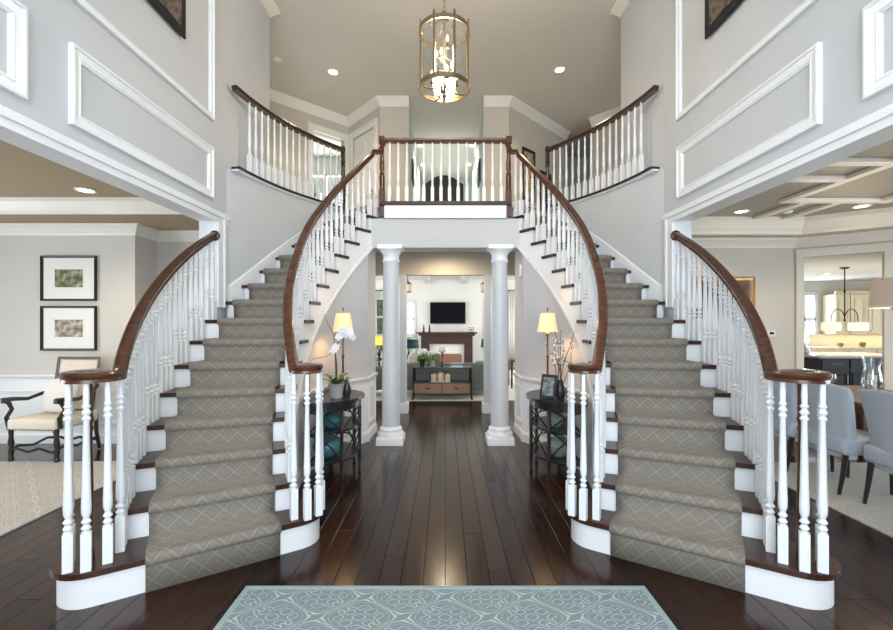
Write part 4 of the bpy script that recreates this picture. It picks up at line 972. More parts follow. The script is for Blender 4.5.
# ================================================================ LIVING ROOM
def framed(name, label, x0, x1, z0, z1, y, mats, fw=.03, mw=.14, group=None, rz=None, loc=None, wall='wall'):
    w, h = x1-x0, z1-z0
    t = thing(name, label, 'picture', loc or ((x0+x1)/2, y, z0), rz or 0, group)
    b = newbm(); frame_mold(b, (-w/2, 0, 0), (1, 0, 0), (0, 0, 1), (0, -1, 0), w, h, fw, .03); obj('frame', b, mats[0], t)
    b = newbm(); box(b, -w/2+fw*.8, w/2-fw*.8, -.012, -.002, fw*.8, h-fw*.8); obj('mat_board', b, mats[1], t)
    b = newbm(); box(b, -w/2+mw, w/2-mw, -.015, -.011, mw, h-mw); obj('print', b, mats[2], t)
    return t
k = 5.5/441
for y0, y1, m, l in ((301, 256, 'landscape_print', 'black framed landscape print with trees, upper of the two on the living room wall'), (350.5, 306, 'village_print', 'black framed print of pale buildings, lower of the two above the armchair')):
    framed('framed_print', l, (43-446)*k, (98-446)*k, H-(y0-322)*k, H-(y1-322)*k, 5.498, ('black_frame', 'paper', m), .028, .17, 'framed prints in the living room')
t = thing('area_rug', 'cream patterned rug under the living room armchair', 'rug', (-4.95, 2.9, 0))
b = newbm(); box(b, -1.82, 1.82, -1.85, 1.85, .001, .012); obj('pile', b, 'living_rug_pile', t, recentre=False)
# armchair with scrolled dark arms
ch = thing('armchair', 'carved dark wood armchair with cream upholstered seat and high back', 'chair', (-4.40, 4.97, .014), -.06)
W2, SD = .29, .27
b = newbm(); cushion(b, -W2, W2, -SD, SD, .33, .46, .035); obj('seat', b, 'cream_fabric', ch, smooth=True)
b = newbm(); mxb = Matrix.Translation((0, SD-.02, .44)) @ Matrix.Rotation(-.16, 4, 'X'); cushion(b, -.24, .24, -.035, .03, .02, .62, .025, mxb); obj('backrest', b, 'cream_fabric', ch, smooth=True)
b = newbm(); frame_mold(b, mxb @ Vector((-.265, -.038, .0)), (1, 0, 0), mxb.to_3x3() @ Vector((0, 0, 1)), mxb.to_3x3() @ Vector((0, -1, 0)), .53, .645, .03, .012); obj('back_frame', b, 'walnut', ch)
for sx in (-1, 1):
    b = newbm(); lathe(b, [(.02, 0), (.032, .02), (.02, .06), (.03, .10), (.018, .14), (.03, .20), (.02, .26), (.026, .36)], 10, (sx*(W2-.03), -SD+.03, 0)); obj('leg', b, 'black_wood', ch, smooth=True)
    b = newbm(); taper_tube(b, [(sx*(W2-.03), SD+.03, 0), (sx*(W2-.03), SD-.01, .2), (sx*(W2-.03), SD-.02, .42)], [.02, .022, .025], 8); obj('leg', b, 'black_wood', ch, smooth=True)
    b = newbm(); taper_tube(b, [(sx*W2, -SD+.04, .36), (sx*(W2+.01), -SD+.02, .47), (sx*(W2+.015), -SD+.08, .55), (sx*(W2+.01), -SD+.04, .63), (sx*(W2+.01), -SD-.02, .655)], [.026, .022, .02, .024, .018], 8); obj('arm_post', b, 'black_wood', ch, smooth=True)
    b = newbm(); taper_tube(b, [(sx*(W2+.01), -SD-.03, .63), (sx*(W2+.01), -SD-.02, .665), (sx*(W2+.015), -SD+.08, .66), (sx*(W2+.01), -.02, .635), (sx*(W2-.01), .16, .68), (sx*(W2-.03), SD+.01, .75)], [.018, .026, .024, .02, .02, .02], 8); obj('armrest', b, 'black_wood', ch, smooth=True)
for y in (-SD+.03, SD-.02):
    b = newbm(); taper_tube(b, [(-W2+.03, y, .12)]+[(-W2+.03+(2*W2-.06)*i/8, y, .12+.02*math.sin(i*PI/2)) for i in range(1, 8)]+[(W2-.03, y, .12)], [.014]*9, 6); obj('stretcher', b, 'black_wood', ch, smooth=True)
for sx in (-1, 1):
    b = newbm(); taper_tube(b, [(sx*(W2-.03), -SD+.03+(2*SD-.05)*i/6, .13+.018*math.sin(i*PI/2)) for i in range(7)], [.014]*7, 6); obj('stretcher', b, 'black_wood', ch, smooth=True)
for q in range(18):
    b = newbm(); ball(b, (-W2+.02+(2*W2-.04)*q/17, -SD-.002, .345), .007, 1); obj('nailhead', b, 'bronze', ch)
pl = thing('throw_pillow', 'white square throw pillow on the living room armchair', 'pillow', (-4.36, 5.0, .48), -.06)
b = newbm(); ball(b, (0, 0, 0), 1, 3)
for v in b.verts:
    x, y, z = v.co; sq = lambda t: math.copysign(abs(t)**.45, t); v.co = (sq(x)*.19, y*.065, sq(z)*.19)
bmesh.ops.transform(b, matrix=Matrix.Translation((0, 0, .20)) @ Matrix.Rotation(-.25, 4, 'X'), verts=b.verts); obj('cover', b, 'white_fabric', pl, smooth=True)

# ================================================================ DINING ROOM
t = thing('area_rug', 'beige patterned rug under the dining table and chairs', 'rug', (4.90, 2.75, 0))
b = newbm(); box(b, -1.77, 1.77, -1.95, 1.95, .001, .012); obj('pile', b, 'dining_rug_pile', t, recentre=False)
framed('framed_painting', 'gold framed dark painting on the dining room wall behind the balusters', 3.58, 4.50, 1.50, 2.17, 6.428, ('gold_frame', 'walnut', 'old_painting'), .075, .11)
tb = thing('dining_table', 'dark wood dining table set with glassware', 'table', (4.35, 3.9, .014))
b = newbm(); box(b, -.52, .52, -1.3, 1.3, .715, .75); obj('tabletop', b, 'walnut', tb, bevel=.01)
b = newbm(); box(b, -.44, .44, -1.2, 1.2, .63, .715); obj('apron', b, 'walnut', tb)
for sx in (-1, 1):
    for sy in (-1, 1):
        b = newbm(); lathe(b, [(.03, 0), (.045, .05), (.03, .12), (.05, .3), (.055, .5), (.035, .56), (.05, .63)], 12, (sx*.40, sy*1.14, 0)); obj('leg', b, 'walnut', tb, smooth=True)
def dining_chair(loc, rz, label):
    c = thing('dining_chair', label, 'chair', loc, rz, 'upholstered chairs along the dining table')
    b = newbm(); cushion(b, -.25, .24, -.255, .255, .34, .49, .04); obj('seat', b, 'blue_fabric', c, smooth=True)
    b = newbm(); n = 7; cols = []
    for i in range(n+1):          # back: curved, flaring to the top
        f = i/n; z = .30+.66*f; w = .235+.045*f**2; xx = -.23-.09*f**1.6; top = 0
        cols.append((xx, w, z))
    rings = []
    for xx, w, z in cols:
        ring_ = []
        for q in range(9):
            g_ = q/8*2-1; dz = -.03*g_*g_*(1 if z > .9 else 0); wing = .05*g_*g_
            ring_.append(((xx+wing, g_*w, z+dz), (xx+wing+.075-.02*(z > .9), g_*w, z+dz)))
        rings.append([[b.verts.new(p) for p, _ in ring_], [b.verts.new(p) for _, p in ring_]])
    for A, B in zip(rings, rings[1:]):
        for q in range(8):
            b.faces.new((A[0][q], A[0][q+1], B[0][q+1], B[0][q])); b.faces.new((A[1][q], B[1][q], B[1][q+1], A[1][q+1]))
        b.faces.new((A[0][0], B[0][0], B[1][0], A[1][0])); b.faces.new((A[0][8], A[1][8], B[1][8], B[0][8]))
    for R__ in (rings[0], rings[-1]):
        for q in range(8): b.faces.new((R__[0][q], R__[0][q+1], R__[1][q+1], R__[1][q]))
    bk = obj('backrest', b, 'blue_fabric', c, smooth=True); bv = bk.modifiers.new('round', 'BEVEL'); bv.width = .02; bv.segments = 3; bv.limit_method = 'ANGLE'
    for sx, sy in ((-1, -1), (-1, 1), (1, -1), (1, 1)):
        b = newbm(); dx = -.06 if sx < 0 else 0
        taper_tube(b, [(sx*.20+dx, sy*.21, 0), (sx*.20+dx*.4, sy*.21, .18), (sx*.20, sy*.21, .36)], [.014, .019, .024], 8); obj('leg', b, 'black_wood', c, smooth=True)
    return c
dining_chair((3.67, 4.62, .0165), 0, 'blue grey upholstered dining chair farthest along the table from the rug corner, behind the newel')
dining_chair((3.67, 4.03, .0165), 0, 'blue grey upholstered dining chair in the middle of the row along the table')
dining_chair((3.71, 3.42, .0165), 0, 'blue grey upholstered dining chair nearest the hurricane vase end of the table')
t = thing('hurricane_vase', 'clear glass hurricane vase with white candle on the dining table', 'vase', (4.22, 4.36, .765))
b = newbm(); lathe(b, [(.06, 0), (.062, .015), (.02, .03), (.02, .05), (.06, .07), (.085, .13), (.075, .22), (.06, .30), (.085, .40), (.088, .40), (.063, .30), (.078, .22), (.088, .13), (.062, .066)], 24, cap=False); obj('glass', b, 'clear_glass', t, smooth=True)
b = newbm(); lathe(b, [(.035, .08), (.035, .22), (.003, .225), (.003, .24)], 14); obj('candle', b, 'paper', t, smooth=True)
def goblet(loc, label):
    g = thing('wine_glass', label, 'glass', loc, 0, 'wine glasses on the dining table')
    b = newbm(); lathe(b, [(.035, 0), (.034, .004), (.005, .012), (.004, .08), (.02, .09), (.038, .12), (.04, .15), (.034, .19), (.032, .19), (.037, .15), (.034, .122), (.002, .094)], 18, cap=False); obj('bowl', b, 'clear_glass', g, smooth=True)
goblet((4.14, 4.72, .765), 'stemmed wine glass standing at the far place setting of the dining table'); goblet((4.06, 4.24, .765), 'stemmed wine glass standing beside the hurricane vase'); goblet((4.14, 3.60, .765), 'stemmed wine glass standing by the nearest dining chair')
for y, l in ((4.6, 'white plate at the far place setting of the dining table'), (4.03, 'white plate before the middle dining chair'), (3.42, 'white plate before the nearest dining chair')):
    g = thing('plate', l, 'plate', (4.02, y-.0, .765), 0, 'plates on the dining table'); b = newbm(); lathe(b, [(.06, 0), (.075, .004), (.12, .018), (.118, .021), (.07, .008), (.01, .006)], 24); obj('dish', b, 'plastic_white', g, smooth=True)
    if y != 4.6: 
        n_ = thing('napkin', 'folded grey napkin lying on the %s plate' % ('middle' if y > 4 else 'nearest'), 'napkin', (4.02, y, .788)); b = newbm(); cushion(b, -.05, .05, -.035, .035, 0, .03, .01); obj('fold', b, 'white_fabric', n_, smooth=True)
# drum shade chandelier over the table
c = thing('drum_chandelier', 'taupe drum shade chandelier with candle arms over the dining table', 'chandelier', (4.44, 4.05, 1.58))
b = newbm(); shade_mesh(b, .40, .38, .07, .34, 40); obj('shade', b, 'shade_grey', c, smooth=True)
b = newbm(); lathe(b, [(.401, .065), (.404, .068), (.404, .082), (.40, .085)], 40, cap=False); obj('shade_trim', b, 'trim_warm', c, smooth=True)
b = newbm(); lathe(b, [(.005, 0), (.02, .02), (.01, .04), (.025, .07), (.012, .10), (.01, .5), (.01, 1.32)], 12); obj('stem', b, 'bronze', c, smooth=True)
b = newbm(); lathe(b, [(.06, 1.339), (.06, 1.325), (.02, 1.30)], 18); obj('canopy', b, 'bronze', c, smooth=True)
for i in range(5):
    a = 2*PI*i/5+.5; u = Vector((math.cos(a), math.sin(a), 0)); b = newbm(); tube(b, [Vector((0, 0, .08)), u*.10+Vector((0, 0, .0)), u*.22+Vector((0, 0, .01)), u*.28+Vector((0, 0, .06))], .008, 6); lathe(b, [(.02, .06), (.012, .075), (.010, .15)], 10, (u.x*.28, u.y*.28, 0)); obj('arm', b, 'bronze', c, smooth=True)
    b = newbm(); lathe(b, [(.006, .15), (.015, .175), (.012, .195), (.002, .225)], 8, (u.x*.28, u.y*.28, 0)); obj('bulb', b, 'bulb', c, smooth=True)
    b = newbm(); tube(b, [u*.39+Vector((0, 0, .33)), Vector((0, 0, .30))], .004, 5); obj('shade_spoke', b, 'bronze', c)
lamp_light(c, (0, 0, .2), 30, (1, .75, .48), .08)

# ================================================================ KITCHEN (seen through the doorway)
isl = thing('kitchen_island', 'dark kitchen island with pale stone worktop seen through the doorway', 'island', (7.2, 8.0, 0), -.0)
b = newbm(); box(b, -.75, .75, -.4, .4, .08, .89); obj('body', b, 'black_wood', isl, bevel=.006)
b = newbm(); box(b, -.72, .72, -.36, .36, 0, .08); obj('toe_kick', b, 'iron', isl)
b = newbm(); box(b, -.82, .82, -.47, .47, .89, .93); obj('worktop', b, 'stone_counter', isl, bevel=.006)
for i in range(3):
    x0 = -.72+.49*i; b = newbm(); box(b, x0, x0+.46, -.42, -.4, .70, .86); d = obj('drawer', b, 'black_wood', isl, bevel=.004)
    b = newbm(); tube(b, [(x0+.15, -.44, .78), (x0+.31, -.44, .78)], .007, 6); h_ = obj('handle', b, 'steel', d); h_.location -= d.location
    b = newbm(); box(b, x0, x0+.46, -.42, -.4, .12, .67); frame_mold(b, (x0+.03, -.42, .15), (1, 0, 0), (0, 0, 1), (0, -1, 0), .40, .49, .05, .012); d = obj('door', b, 'black_wood', isl)
    b = newbm(); tube(b, [(x0+.42, -.44, .45), (x0+.42, -.44, .60)], .007, 6); h_ = obj('handle', b, 'steel', d); h_.location -= d.location
def upper_cab(x, y, w, z0, h, label):
    c = thing('wall_cabinet', label, 'cabinet', (x, y, z0), 0, 'cream kitchen wall cabinets')
    b = newbm(); box(b, 0, w, 0, .33, 0, h); obj('body', b, 'cabinet_cream', c)
    nd = 2 if w > .6 else 1
    for i in range(nd):
        ww = w/nd; b = newbm(); box(b, i*ww+.008, (i+1)*ww-.008, -.02, 0, .01, h-.01); frame_mold(b, (i*ww+.008, -.02, .01), (1, 0, 0), (0, 0, 1), (0, -1, 0), ww-.016, h-.02, .06, .012); frame_mold(b, (i*ww+.10, -.02, .11), (1, 0, 0), (0, 0, 1), (0, -1, 0), ww-.20, h-.22, .025, .010); d = obj('door', b, 'cabinet_cream', c)
        b = newbm(); ball(b, (i*ww+(.05 if i else ww-.05), -.04, .08), .014, 1); h_ = obj('knob', b, 'bronze', d); h_.location -= d.location
    b = newbm(); sweep(b, [(0, 0, h), (w, 0, h)], [(0, 0), (.02, 0), (.06, .06), (.06, .08), (0, .08)], flat=True); obj('cornice', b, 'cabinet_cream', c)
upper_cab(9.30, 10.55, .36, 1.22, .95, 'narrow cream wall cabinet beside the kitchen window'); upper_cab(9.67, 10.55, .85, 1.22, .95, 'double door cream wall cabinet behind the kitchen pendant'); upper_cab(10.53, 10.55, .95, 1.22, .95, 'double door cream wall cabinet at the end of the kitchen run')
cc = thing('base_cabinet', 'cream base cabinet run with stone worktop along the kitchen wall', 'cabinet', (8.9, 10.3, 0))
b = newbm(); box(b, -2.8, 2.5, 0, .58, 0, .88); obj('body', b, 'cabinet_cream', cc)
b = newbm(); box(b, -2.82, 2.52, -.03, .58, .88, .92); obj('worktop', b, 'stone_counter', cc)
b = newbm(); box(b, .05, 2.5, .565, .58, .92, 1.22); obj('backsplash', b, 'backsplash', cc)
for i in range(8):
    x0 = -2.78+.66*i; b = newbm(); box(b, x0, x0+.62, -.02, 0, .1, .85); frame_mold(b, (x0, -.02, .1), (1, 0, 0), (0, 0, 1), (0, -1, 0), .62, .75, .06, .012); obj('door', b, 'cabinet_cream', cc)
l = bpy.data.lights.new('under_cabinet_light', 'AREA'); l.shape = 'RECTANGLE'; l.size = 2.3; l.size_y = .08; l.energy = 4; l.color = (1, .82, .5)
o = bpy.data.objects.new('under_cabinet_light', l); COL.objects.link(o); o.location = (10.4, 10.7, 1.205)
for x, y, h, r_, l in ((10.05, 10.62, .10, .07, 'small brown bowl on the kitchen worktop under the cabinets'), (9.5, 10.6, .09, .06, 'small brown crock on the kitchen worktop by the window')):
    tag(obj('crock', lathe(newbm(), [(r_*.6, 0), (r_, h*.5), (r_*.8, h), (r_*.7, h), (r_*.5, h*.2)], 16, (x, y, .921)), 'drawer_wood', smooth=True), l, 'bowl')
t = thing('kettle', 'steel kettle on the island worktop', 'kettle', (6.62, 8.12, .931))
b = newbm(); lathe(b, [(.07, 0), (.085, .04), (.07, .11), (.03, .14), (.012, .15), (.015, .17)], 18); obj('body', b, 'steel', t, smooth=True)
b = newbm(); tube(b, [(-.07, 0, .10), (-.06, 0, .19), (.06, 0, .19), (.07, 0, .10)], .006, 6); obj('handle', b, 'steel', t)
b = newbm(); taper_tube(b, [(.07, 0, .05), (.11, 0, .09), (.13, 0, .13)], [.018, .013, .009], 8); obj('spout', b, 'steel', t, smooth=True)
c = thing('island_pendant', 'bronze kitchen pendant with two white drum shades over the island', 'pendant lamp', (7.38, 8.15, 1.50))
b = newbm(); lathe(b, [(.008, .02), (.022, .04), (.01, .07), (.009, .55), (.02, .57), (.009, .6), (.009, 1.01)], 10); lathe(b, [(.07, 1.02), (.07, 1.0), (.02, .985)], 16); obj('stem', b, 'iron', c, smooth=True)
for sx in (-1, 1):
    b = newbm(); tube(b, [(0, 0, .06)]+[(sx*(.125-.125*math.cos(PI*i/10)), 0, .06+.19*math.sin(PI*i/10)) for i in range(1, 10)]+[(sx*.25, 0, .02)], .008, 6); obj('arm', b, 'iron', c, smooth=True)
    b = newbm(); lathe(b, [(.145, -.15), (.145, .0), (.142, .0), (.142, -.15), (.145, -.15)], 24, (sx*.25, 0, 0), cap=False); obj('shade', b, 'shade_white', c, smooth=True)
    lamp_light(c, (sx*.25, 0, -.06), 10, (1, .85, .6), .04)

# ================================================================ FAMILY ROOM
t = thing('area_rug', 'pale rug on the family room floor in front of the sofa', 'rug', (0, 11.2, 0))
b = newbm(); box(b, -2.4, 2.4, -2.75, 2.6, .001, .012); obj('pile', b, 'white_fabric', t)
cs = thing('console_table', 'black framed console table with two wooden drawers behind the sofa', 'table', (-.06, 8.62, .0165))
b = newbm(); box(b, -.57, .57, -.17, .17, .60, .625); obj('top', b, 'black_wood', cs, bevel=.004)
for sx in (-1, 1):
    for sy in (-1, 1): b = newbm(); taper_tube(b, [(sx*.575, sy*.16, 0), (sx*.55, sy*.15, .1), (sx*.55, sy*.15, .6)], [.018, .02, .02], 4); obj('leg', b, 'black_wood', cs)
b = newbm(); box(b, -.56, .56, -.16, .16, .315, .33); obj('shelf', b, 'black_wood', cs)
b = newbm(); box(b, -.55, .55, -.14, .16, .11, .315); obj('drawer_case', b, 'black_wood', cs)
for sx in (-1, 1):
    b = newbm(); box(b, min(sx*.01, sx*.54), max(sx*.01, sx*.54), -.165, -.14, .13, .31); d = obj('drawer', b, 'drawer_wood', cs, bevel=.003)
    b = newbm(); box(b, sx*.275-.04, sx*.275+.04, -.178, -.165, .21, .235); h_ = obj('handle', b, 'iron', d); h_.location -= d.location
tr = tag(obj('tray', box(newbm(), -.28, .10, 8.50, 8.66, .348, .3655), 'ceramic_cream', bevel=.004), 'cream tray on the middle shelf of the console table', 'tray')
for x, h, r_, l in ((-.22, .15, .055, 'short cream lidded canister at the tray end under the flower vases'), (-.09, .19, .065, 'tall cream lidded canister in the middle of the tray'), (.04, .15, .055, 'short cream lidded canister at the tray end nearer the glass box')):
    c = thing('canister', l, 'canister', (x, 8.58, .366), 0, 'canisters on the console shelf')
    b = newbm(); lathe(b, [(r_*.9, 0), (r_, .02), (r_, h*.75), (r_*.95, h*.78)], 16); obj('body', b, 'ceramic_cream', c, smooth=True)
    b = newbm(); lathe(b, [(r_*1.02, h*.78), (r_*.98, h*.84), (r_*.4, h*.93), (.008, h*.95), (.014, h), (.004, h*1.04)], 16); obj('lid', b, 'ceramic_cream', c, smooth=True)
def flowers(name, label, loc, vase_prof, vm, heads, stem_h, spread, hm='petal', n=7, hr=.055, cat='flowers'):
    f = thing(name, label, cat, loc); b = newbm(); lathe(b, vase_prof, 16); obj('vase', b, vm, f, smooth=True)
    for i in range(n):
        a = 2*PI*i/n+.5; rr = spread*(.35+.65*random.random()); z = stem_h*(.85+.25*random.random())
        p = Vector((rr*math.cos(a), rr*math.sin(a)*.6, z)); b = newbm(); tube(b, [(0, 0, .05), (p.x*.4, p.y*.4, z*.6), p], .004, 4); obj('stem', b, 'leaf_bright', f)
        b = newbm(); ball(b, p, hr*random.uniform(.8, 1.1), 2)
        for v in b.verts: v.co += Vector((random.uniform(-1, 1), random.uniform(-1, 1), random.uniform(-1, 1)))*hr*.12
        obj('flower_head', b, hm if i % 3 else heads, f, smooth=True)
    for i in range(9):
        a = 2*PI*i/9; b = newbm(); z = stem_h*(.4+.4*random.random()); rr = spread*.8
        ball(b, (rr*math.cos(a), rr*math.sin(a)*.6, z), .05, 1, (.6, .35, 1.2)); obj('leaf', b, 'leaf' if i % 2 else 'leaf_bright', f, smooth=True)
VP = [(.045, 0), (.05, .02), (.05, .14), (.055, .15), (.045, .15), (.04, .02)]
flowers('flower_vase', 'tall green and white flower bunch in a vase on the console', (-.45, 8.60, .64), VP, 'dark_ceramic', 'petal', .30, .10, n=5)
flowers('flower_vase', 'green hydrangea bunch in a glass vase beside the black candlestick', (-.25, 8.64, .64), VP, 'green_glass', 'petal_green', .26, .09, n=6)
cn = thing('candlestick', 'turned black candlestick topped with a white blossom ball on the console', 'candlestick', (-.06, 8.55, .64))
b = newbm(); lathe(b, [(.045, 0), (.045, .015), (.018, .03), (.014, .08), (.024, .10), (.014, .12), (.018, .26), (.032, .285), (.032, .295)], 14); obj('stick', b, 'black_wood', cn, smooth=True)
b = newbm(); ball(b, (0, 0, .345), .075, 3)
for v in b.verts: v.co += Vector((random.uniform(-1, 1), random.uniform(-1, 1), random.uniform(-1, 1)))*.008
obj('blossom_ball', b, 'petal', cn)
g = thing('glass_box', 'low clear glass box on the console table end', 'box', (.22, 8.58, .64))
b = newbm(); box(b, -.12, .12, -.05, .05, 0, .07); obj('body', b, 'clear_glass', g)
b = newbm(); box(b, -.125, .125, -.055, .055, .07, .08); obj('lid', b, 'clear_glass', g)
# sofa
so = thing('sofa', 'grey green sofa seen from behind across the family room', 'sofa', (.05, 9.35, .014))
b = newbm(); cushion(b, -.98, .98, -.42, -.20, .10, .66, .05); obj('back', b, 'sofa_fabric', so, smooth=True)
b = newbm(); cushion(b, -.86, .86, -.25, .45, .10, .34, .04); obj('base', b, 'sofa_fabric', so, smooth=True)
for i in range(2): b = newbm(); cushion(b, -.85+i*.855, .0+i*.85-.005, -.20, .45, .34, .48, .05); obj('seat_cushion', b, 'sofa_fabric', so, smooth=True)
for sx in (-1, 1): b = newbm(); cushion(b, min(sx*.86, sx*1.02), max(sx*.86, sx*1.02), -.42, .46, .10, .58, .05); obj('arm', b, 'sofa_fabric', so, smooth=True)
for sx in (-1, 1):
    for y in (-.36, .38): b = newbm(); lathe(b, [(.02, 0), (.03, .10)], 8, (sx*.9, y, 0)); obj('foot', b, 'black_wood', so)
for x, m, l in ((-.62, 'cream_fabric', 'cream pillow propped on the sofa by the lamp'), (-.24, 'drawer_wood', 'tan pillow propped on the sofa beside the cream one')):
    p = thing('throw_pillow', l, 'pillow', (x, 9.33, .51)); b = newbm(); ball(b, (0, 0, .19), 1, 3)
    for v in b.verts:
        xx, yy, zz = v.co; zz -= .19; sq = lambda t: math.copysign(abs(t)**.45, t); v.co = (sq(xx)*.17, yy*.06, .17+sq(zz)*.17)
    obj('cover', b, m, p, smooth=True)
ot = thing('ottoman', 'low tan wooden coffee table in front of the fireplace', 'table', (.18, 12.2, .014))
b = newbm(); box(b, -.27, .27, -.3, .3, .30, .60); obj('top', b, 'drawer_wood', ot, bevel=.01)
for sx in (-1, 1):
    for sy in (-1, 1): b = newbm(); box(b, sx*.22-.03, sx*.22+.03, sy*.25-.03, sy*.25+.03, 0, .30); obj('leg', b, 'drawer_wood', ot)
# fireplace
fp = thing('fireplace_mantel', 'dark brown wooden fireplace mantel around a pale surround', 'fireplace', (.05, 14.85, 0))
b = newbm(); box(b, -1.0, 1.0, -.32, .14, 1.12, 1.17); box(b, -.93, .93, -.26, .14, 1.05, 1.12); obj('shelf', b, 'mantel_wood', fp, bevel=.01)
b = newbm(); box(b, -.86, .86, -.16, .14, .78, 1.05); obj('frieze', b, 'mantel_wood', fp)
for sx in (-1, 1): b = newbm(); box(b, sx*.72-.14, sx*.72+.14, -.18, .14, 0, .80); frame_mold(b, (sx*.72-.10, -.18, .12), (1, 0, 0), (0, 0, 1), (0, -1, 0), .20, .6, .03, .01); obj('pilaster', b, 'mantel_wood', fp)
b = newbm(); box(b, -.58, .58, -.05, .14, 0, .78); obj('surround', b, 'firebox_white', fp)
b = newbm(); box(b, -.36, .36, -.065, -.045, .02, .50); obj('firebox', b, 'firebox_white', fp)
tv = thing('television', 'large flat black television mounted above the mantel', 'television', (.085, 14.92, 1.45))
b = newbm(); box(b, -.60, .60, -.03, .03, 0, .73); obj('case', b, 'black_frame', tv, bevel=.006)
b = newbm(); box(b, -.58, .58, -.034, -.029, .03, .71); obj('screen', b, 'screen', tv)
b = newbm(); box(b, -.2, .2, .03, .078, .2, .5); obj('bracket', b, 'iron', tv)
for x, l in ((-.72, 'small dark figurine at the end of the mantel shelf'), (-.53, 'small dark figurine on the mantel shelf nearer the television')):
    tag(obj('figurine', lathe(newbm(), [(.05, 0), (.05, .02), (.02, .05), (.035, .10), (.03, .15), (.012, .18), (.025, .21), (.02, .24), (.003, .26)], 12, (x, 14.72, 1.171)), 'iron', smooth=True), l, 'figurine', 'figurines on the mantel')
framed('framed_photo', 'small framed photo standing on the mantel shelf', .75, .95, 1.171, 1.33, 14.75, ('antique_silver', 'paper', 'photo_print'), .02, .05)
# lamps with dark shades, yellow lamp, side tables
def table_lamp(loc, label, shade, th, r0, r1, sh, power):
    q = thing('side_table', 'small dark round side table under the %s' % label[1], 'table', (loc[0], loc[1], .013)); b = newbm(); lathe(b, [(.22, th-.03), (.25, th-.02), (.25, th), (.0, th)], 20, cap=False); obj('top', b, 'black_wood', q, smooth=True); b = newbm(); lathe(b, [(.16, 0), (.16, .02), (.03, .05), (.025, th-.03)], 14); obj('pedestal', b, 'black_wood', q, smooth=True)
    L = thing('table_lamp', label[0], 'lamp', (loc[0], loc[1], th+.014)); b = newbm(); lathe(b, [(.07, 0), (.07, .015), (.02, .03), (.05, .12), (.045, .2), (.012, .28), (.008, .36), (.008, .36+sh)], 14); obj('base', b, 'dark_ceramic', L, smooth=True)
    b = newbm(); shade_mesh(b, r0, r1, .34, .34+sh); obj('shade', b, shade, L, smooth=True)
    if power: lamp_light(L, (0, 0, .40), power, (1, .75, .4), .04)
table_lamp((-.85, 10.3), ('table lamp with a wide black teal drum shade beyond the sofa', 'wide teal shaded lamp'), 'teal_dark', .55, .24, .22, .19, 0)
table_lamp((.98, 10.6), ('table lamp with a narrow black teal shade beyond the sofa', 'narrow teal shaded lamp'), 'teal_dark', .55, .13, .11, .20, 0)
table_lamp((-1.62, 10.8), ('lit table lamp with a bright yellow shade beside the white club chair', 'yellow lamp'), 'shade_yellow', .60, .17, .11, .19, 14)
ac = thing('club_chair', 'white slipcovered club chair beside the yellow lamp', 'chair', (-1.62, 9.2, .013), 2.6)
b = newbm(); cushion(b, -.36, .36, -.36, .36, .12, .42, .06); obj('seat', b, 'white_fabric', ac, smooth=True)
b = newbm(); cushion(b, -.38, .38, .24, .42, .12, .86, .07); obj('backrest', b, 'white_fabric', ac, smooth=True)
for sx in (-1, 1): b = newbm(); cushion(b, min(sx*.30, sx*.44), max(sx*.30, sx*.44), -.36, .40, .12, .60, .06); obj('arm', b, 'sofa_fabric', ac, smooth=True)
for sx in (-1, 1):
    for y in (-.3, .33): b = newbm(); lathe(b, [(.018, 0), (.028, .12)], 8, (sx*.32, y, 0)); obj('foot', b, 'black_wood', ac)
q = thing('end_table', 'dark end table with turned legs near the family room curtain', 'table', (1.75, 10.2, .013))
b = newbm(); box(b, -.3, .3, -.3, .3, .60, .64); obj('top', b, 'walnut', q, bevel=.008)
for sx in (-1, 1):
    for sy in (-1, 1): b = newbm(); lathe(b, [(.02, 0), (.03, .1), (.02, .3), (.035, .5), (.03, .6)], 8, (sx*.25, sy*.25, 0)); obj('leg', b, 'walnut', q, smooth=True)
# curtains and rods
def curtain(x0, x1, y, z0, z1, label):
    c = thing('curtain', label, 'curtain', ((x0+x1)/2, y, z0), 0, 'curtains in the family room'); b = newbm(); n = 24; A = []; B = []
    for i in range(n+1):
        f = i/n; xx = (x0-x1)/2+(x1-x0)*f; yy = .035*math.sin(f*PI*7); A.append(b.verts.new((xx, yy, 0))); B.append(b.verts.new((xx, yy*.8, z1-z0)))
    for i in range(n): b.faces.new((A[i], A[i+1], B[i+1], B[i]))
    o = obj('panel', b, 'curtain', c, smooth=True); m_ = o.modifiers.new('t', 'SOLIDIFY'); m_.thickness = .006
    b = newbm(); tube(b, [((x0-x1)/2-.15, 0, z1-z0+.02), ((x1-x0)/2+.15, 0, z1-z0+.02)], .016, 8); ball(b, ((x1-x0)/2+.17, 0, z1-z0+.02), .03, 1); obj('rod', b, 'iron', c)
curtain(-2.58, -2.30, 14.8, .05, 2.55, 'white curtain panel on a black rod at the leafy window near the yellow lamp'); curtain(2.10, 2.34, 14.8, .05, 2.55, 'white curtain panel on a black rod at the leafy window near the dark end table')
for x, l in ((-.98, 'hanging bronze lantern on the figurine side of the television'), (1.03, 'hanging bronze lantern on the small photo side of the television')):
    L = thing('hanging_lantern', l, 'lantern', (x, 11.5, 2.28), 0, 'lanterns in the family room')
    b = newbm(); lathe(b, [(.09, 0), (.10, .01), (.10, .03), (.02, .035)], 6); lathe(b, [(.13, .22), (.03, .29), (.012, .32), (.006, .62)], 6)
    for i in range(6): a = 2*PI*i/6; tube(b, [(.09*math.cos(a), .09*math.sin(a), .02), (.11*math.cos(a), .11*math.sin(a), .225)], .006, 4)
    obj('frame', b, 'bronze', L)
    b = newbm(); lathe(b, [(.02, .035), (.02, .12), (.03, .15), (.004, .2)], 8); obj('candle_bulb', b, 'shade_lit', L, smooth=True)
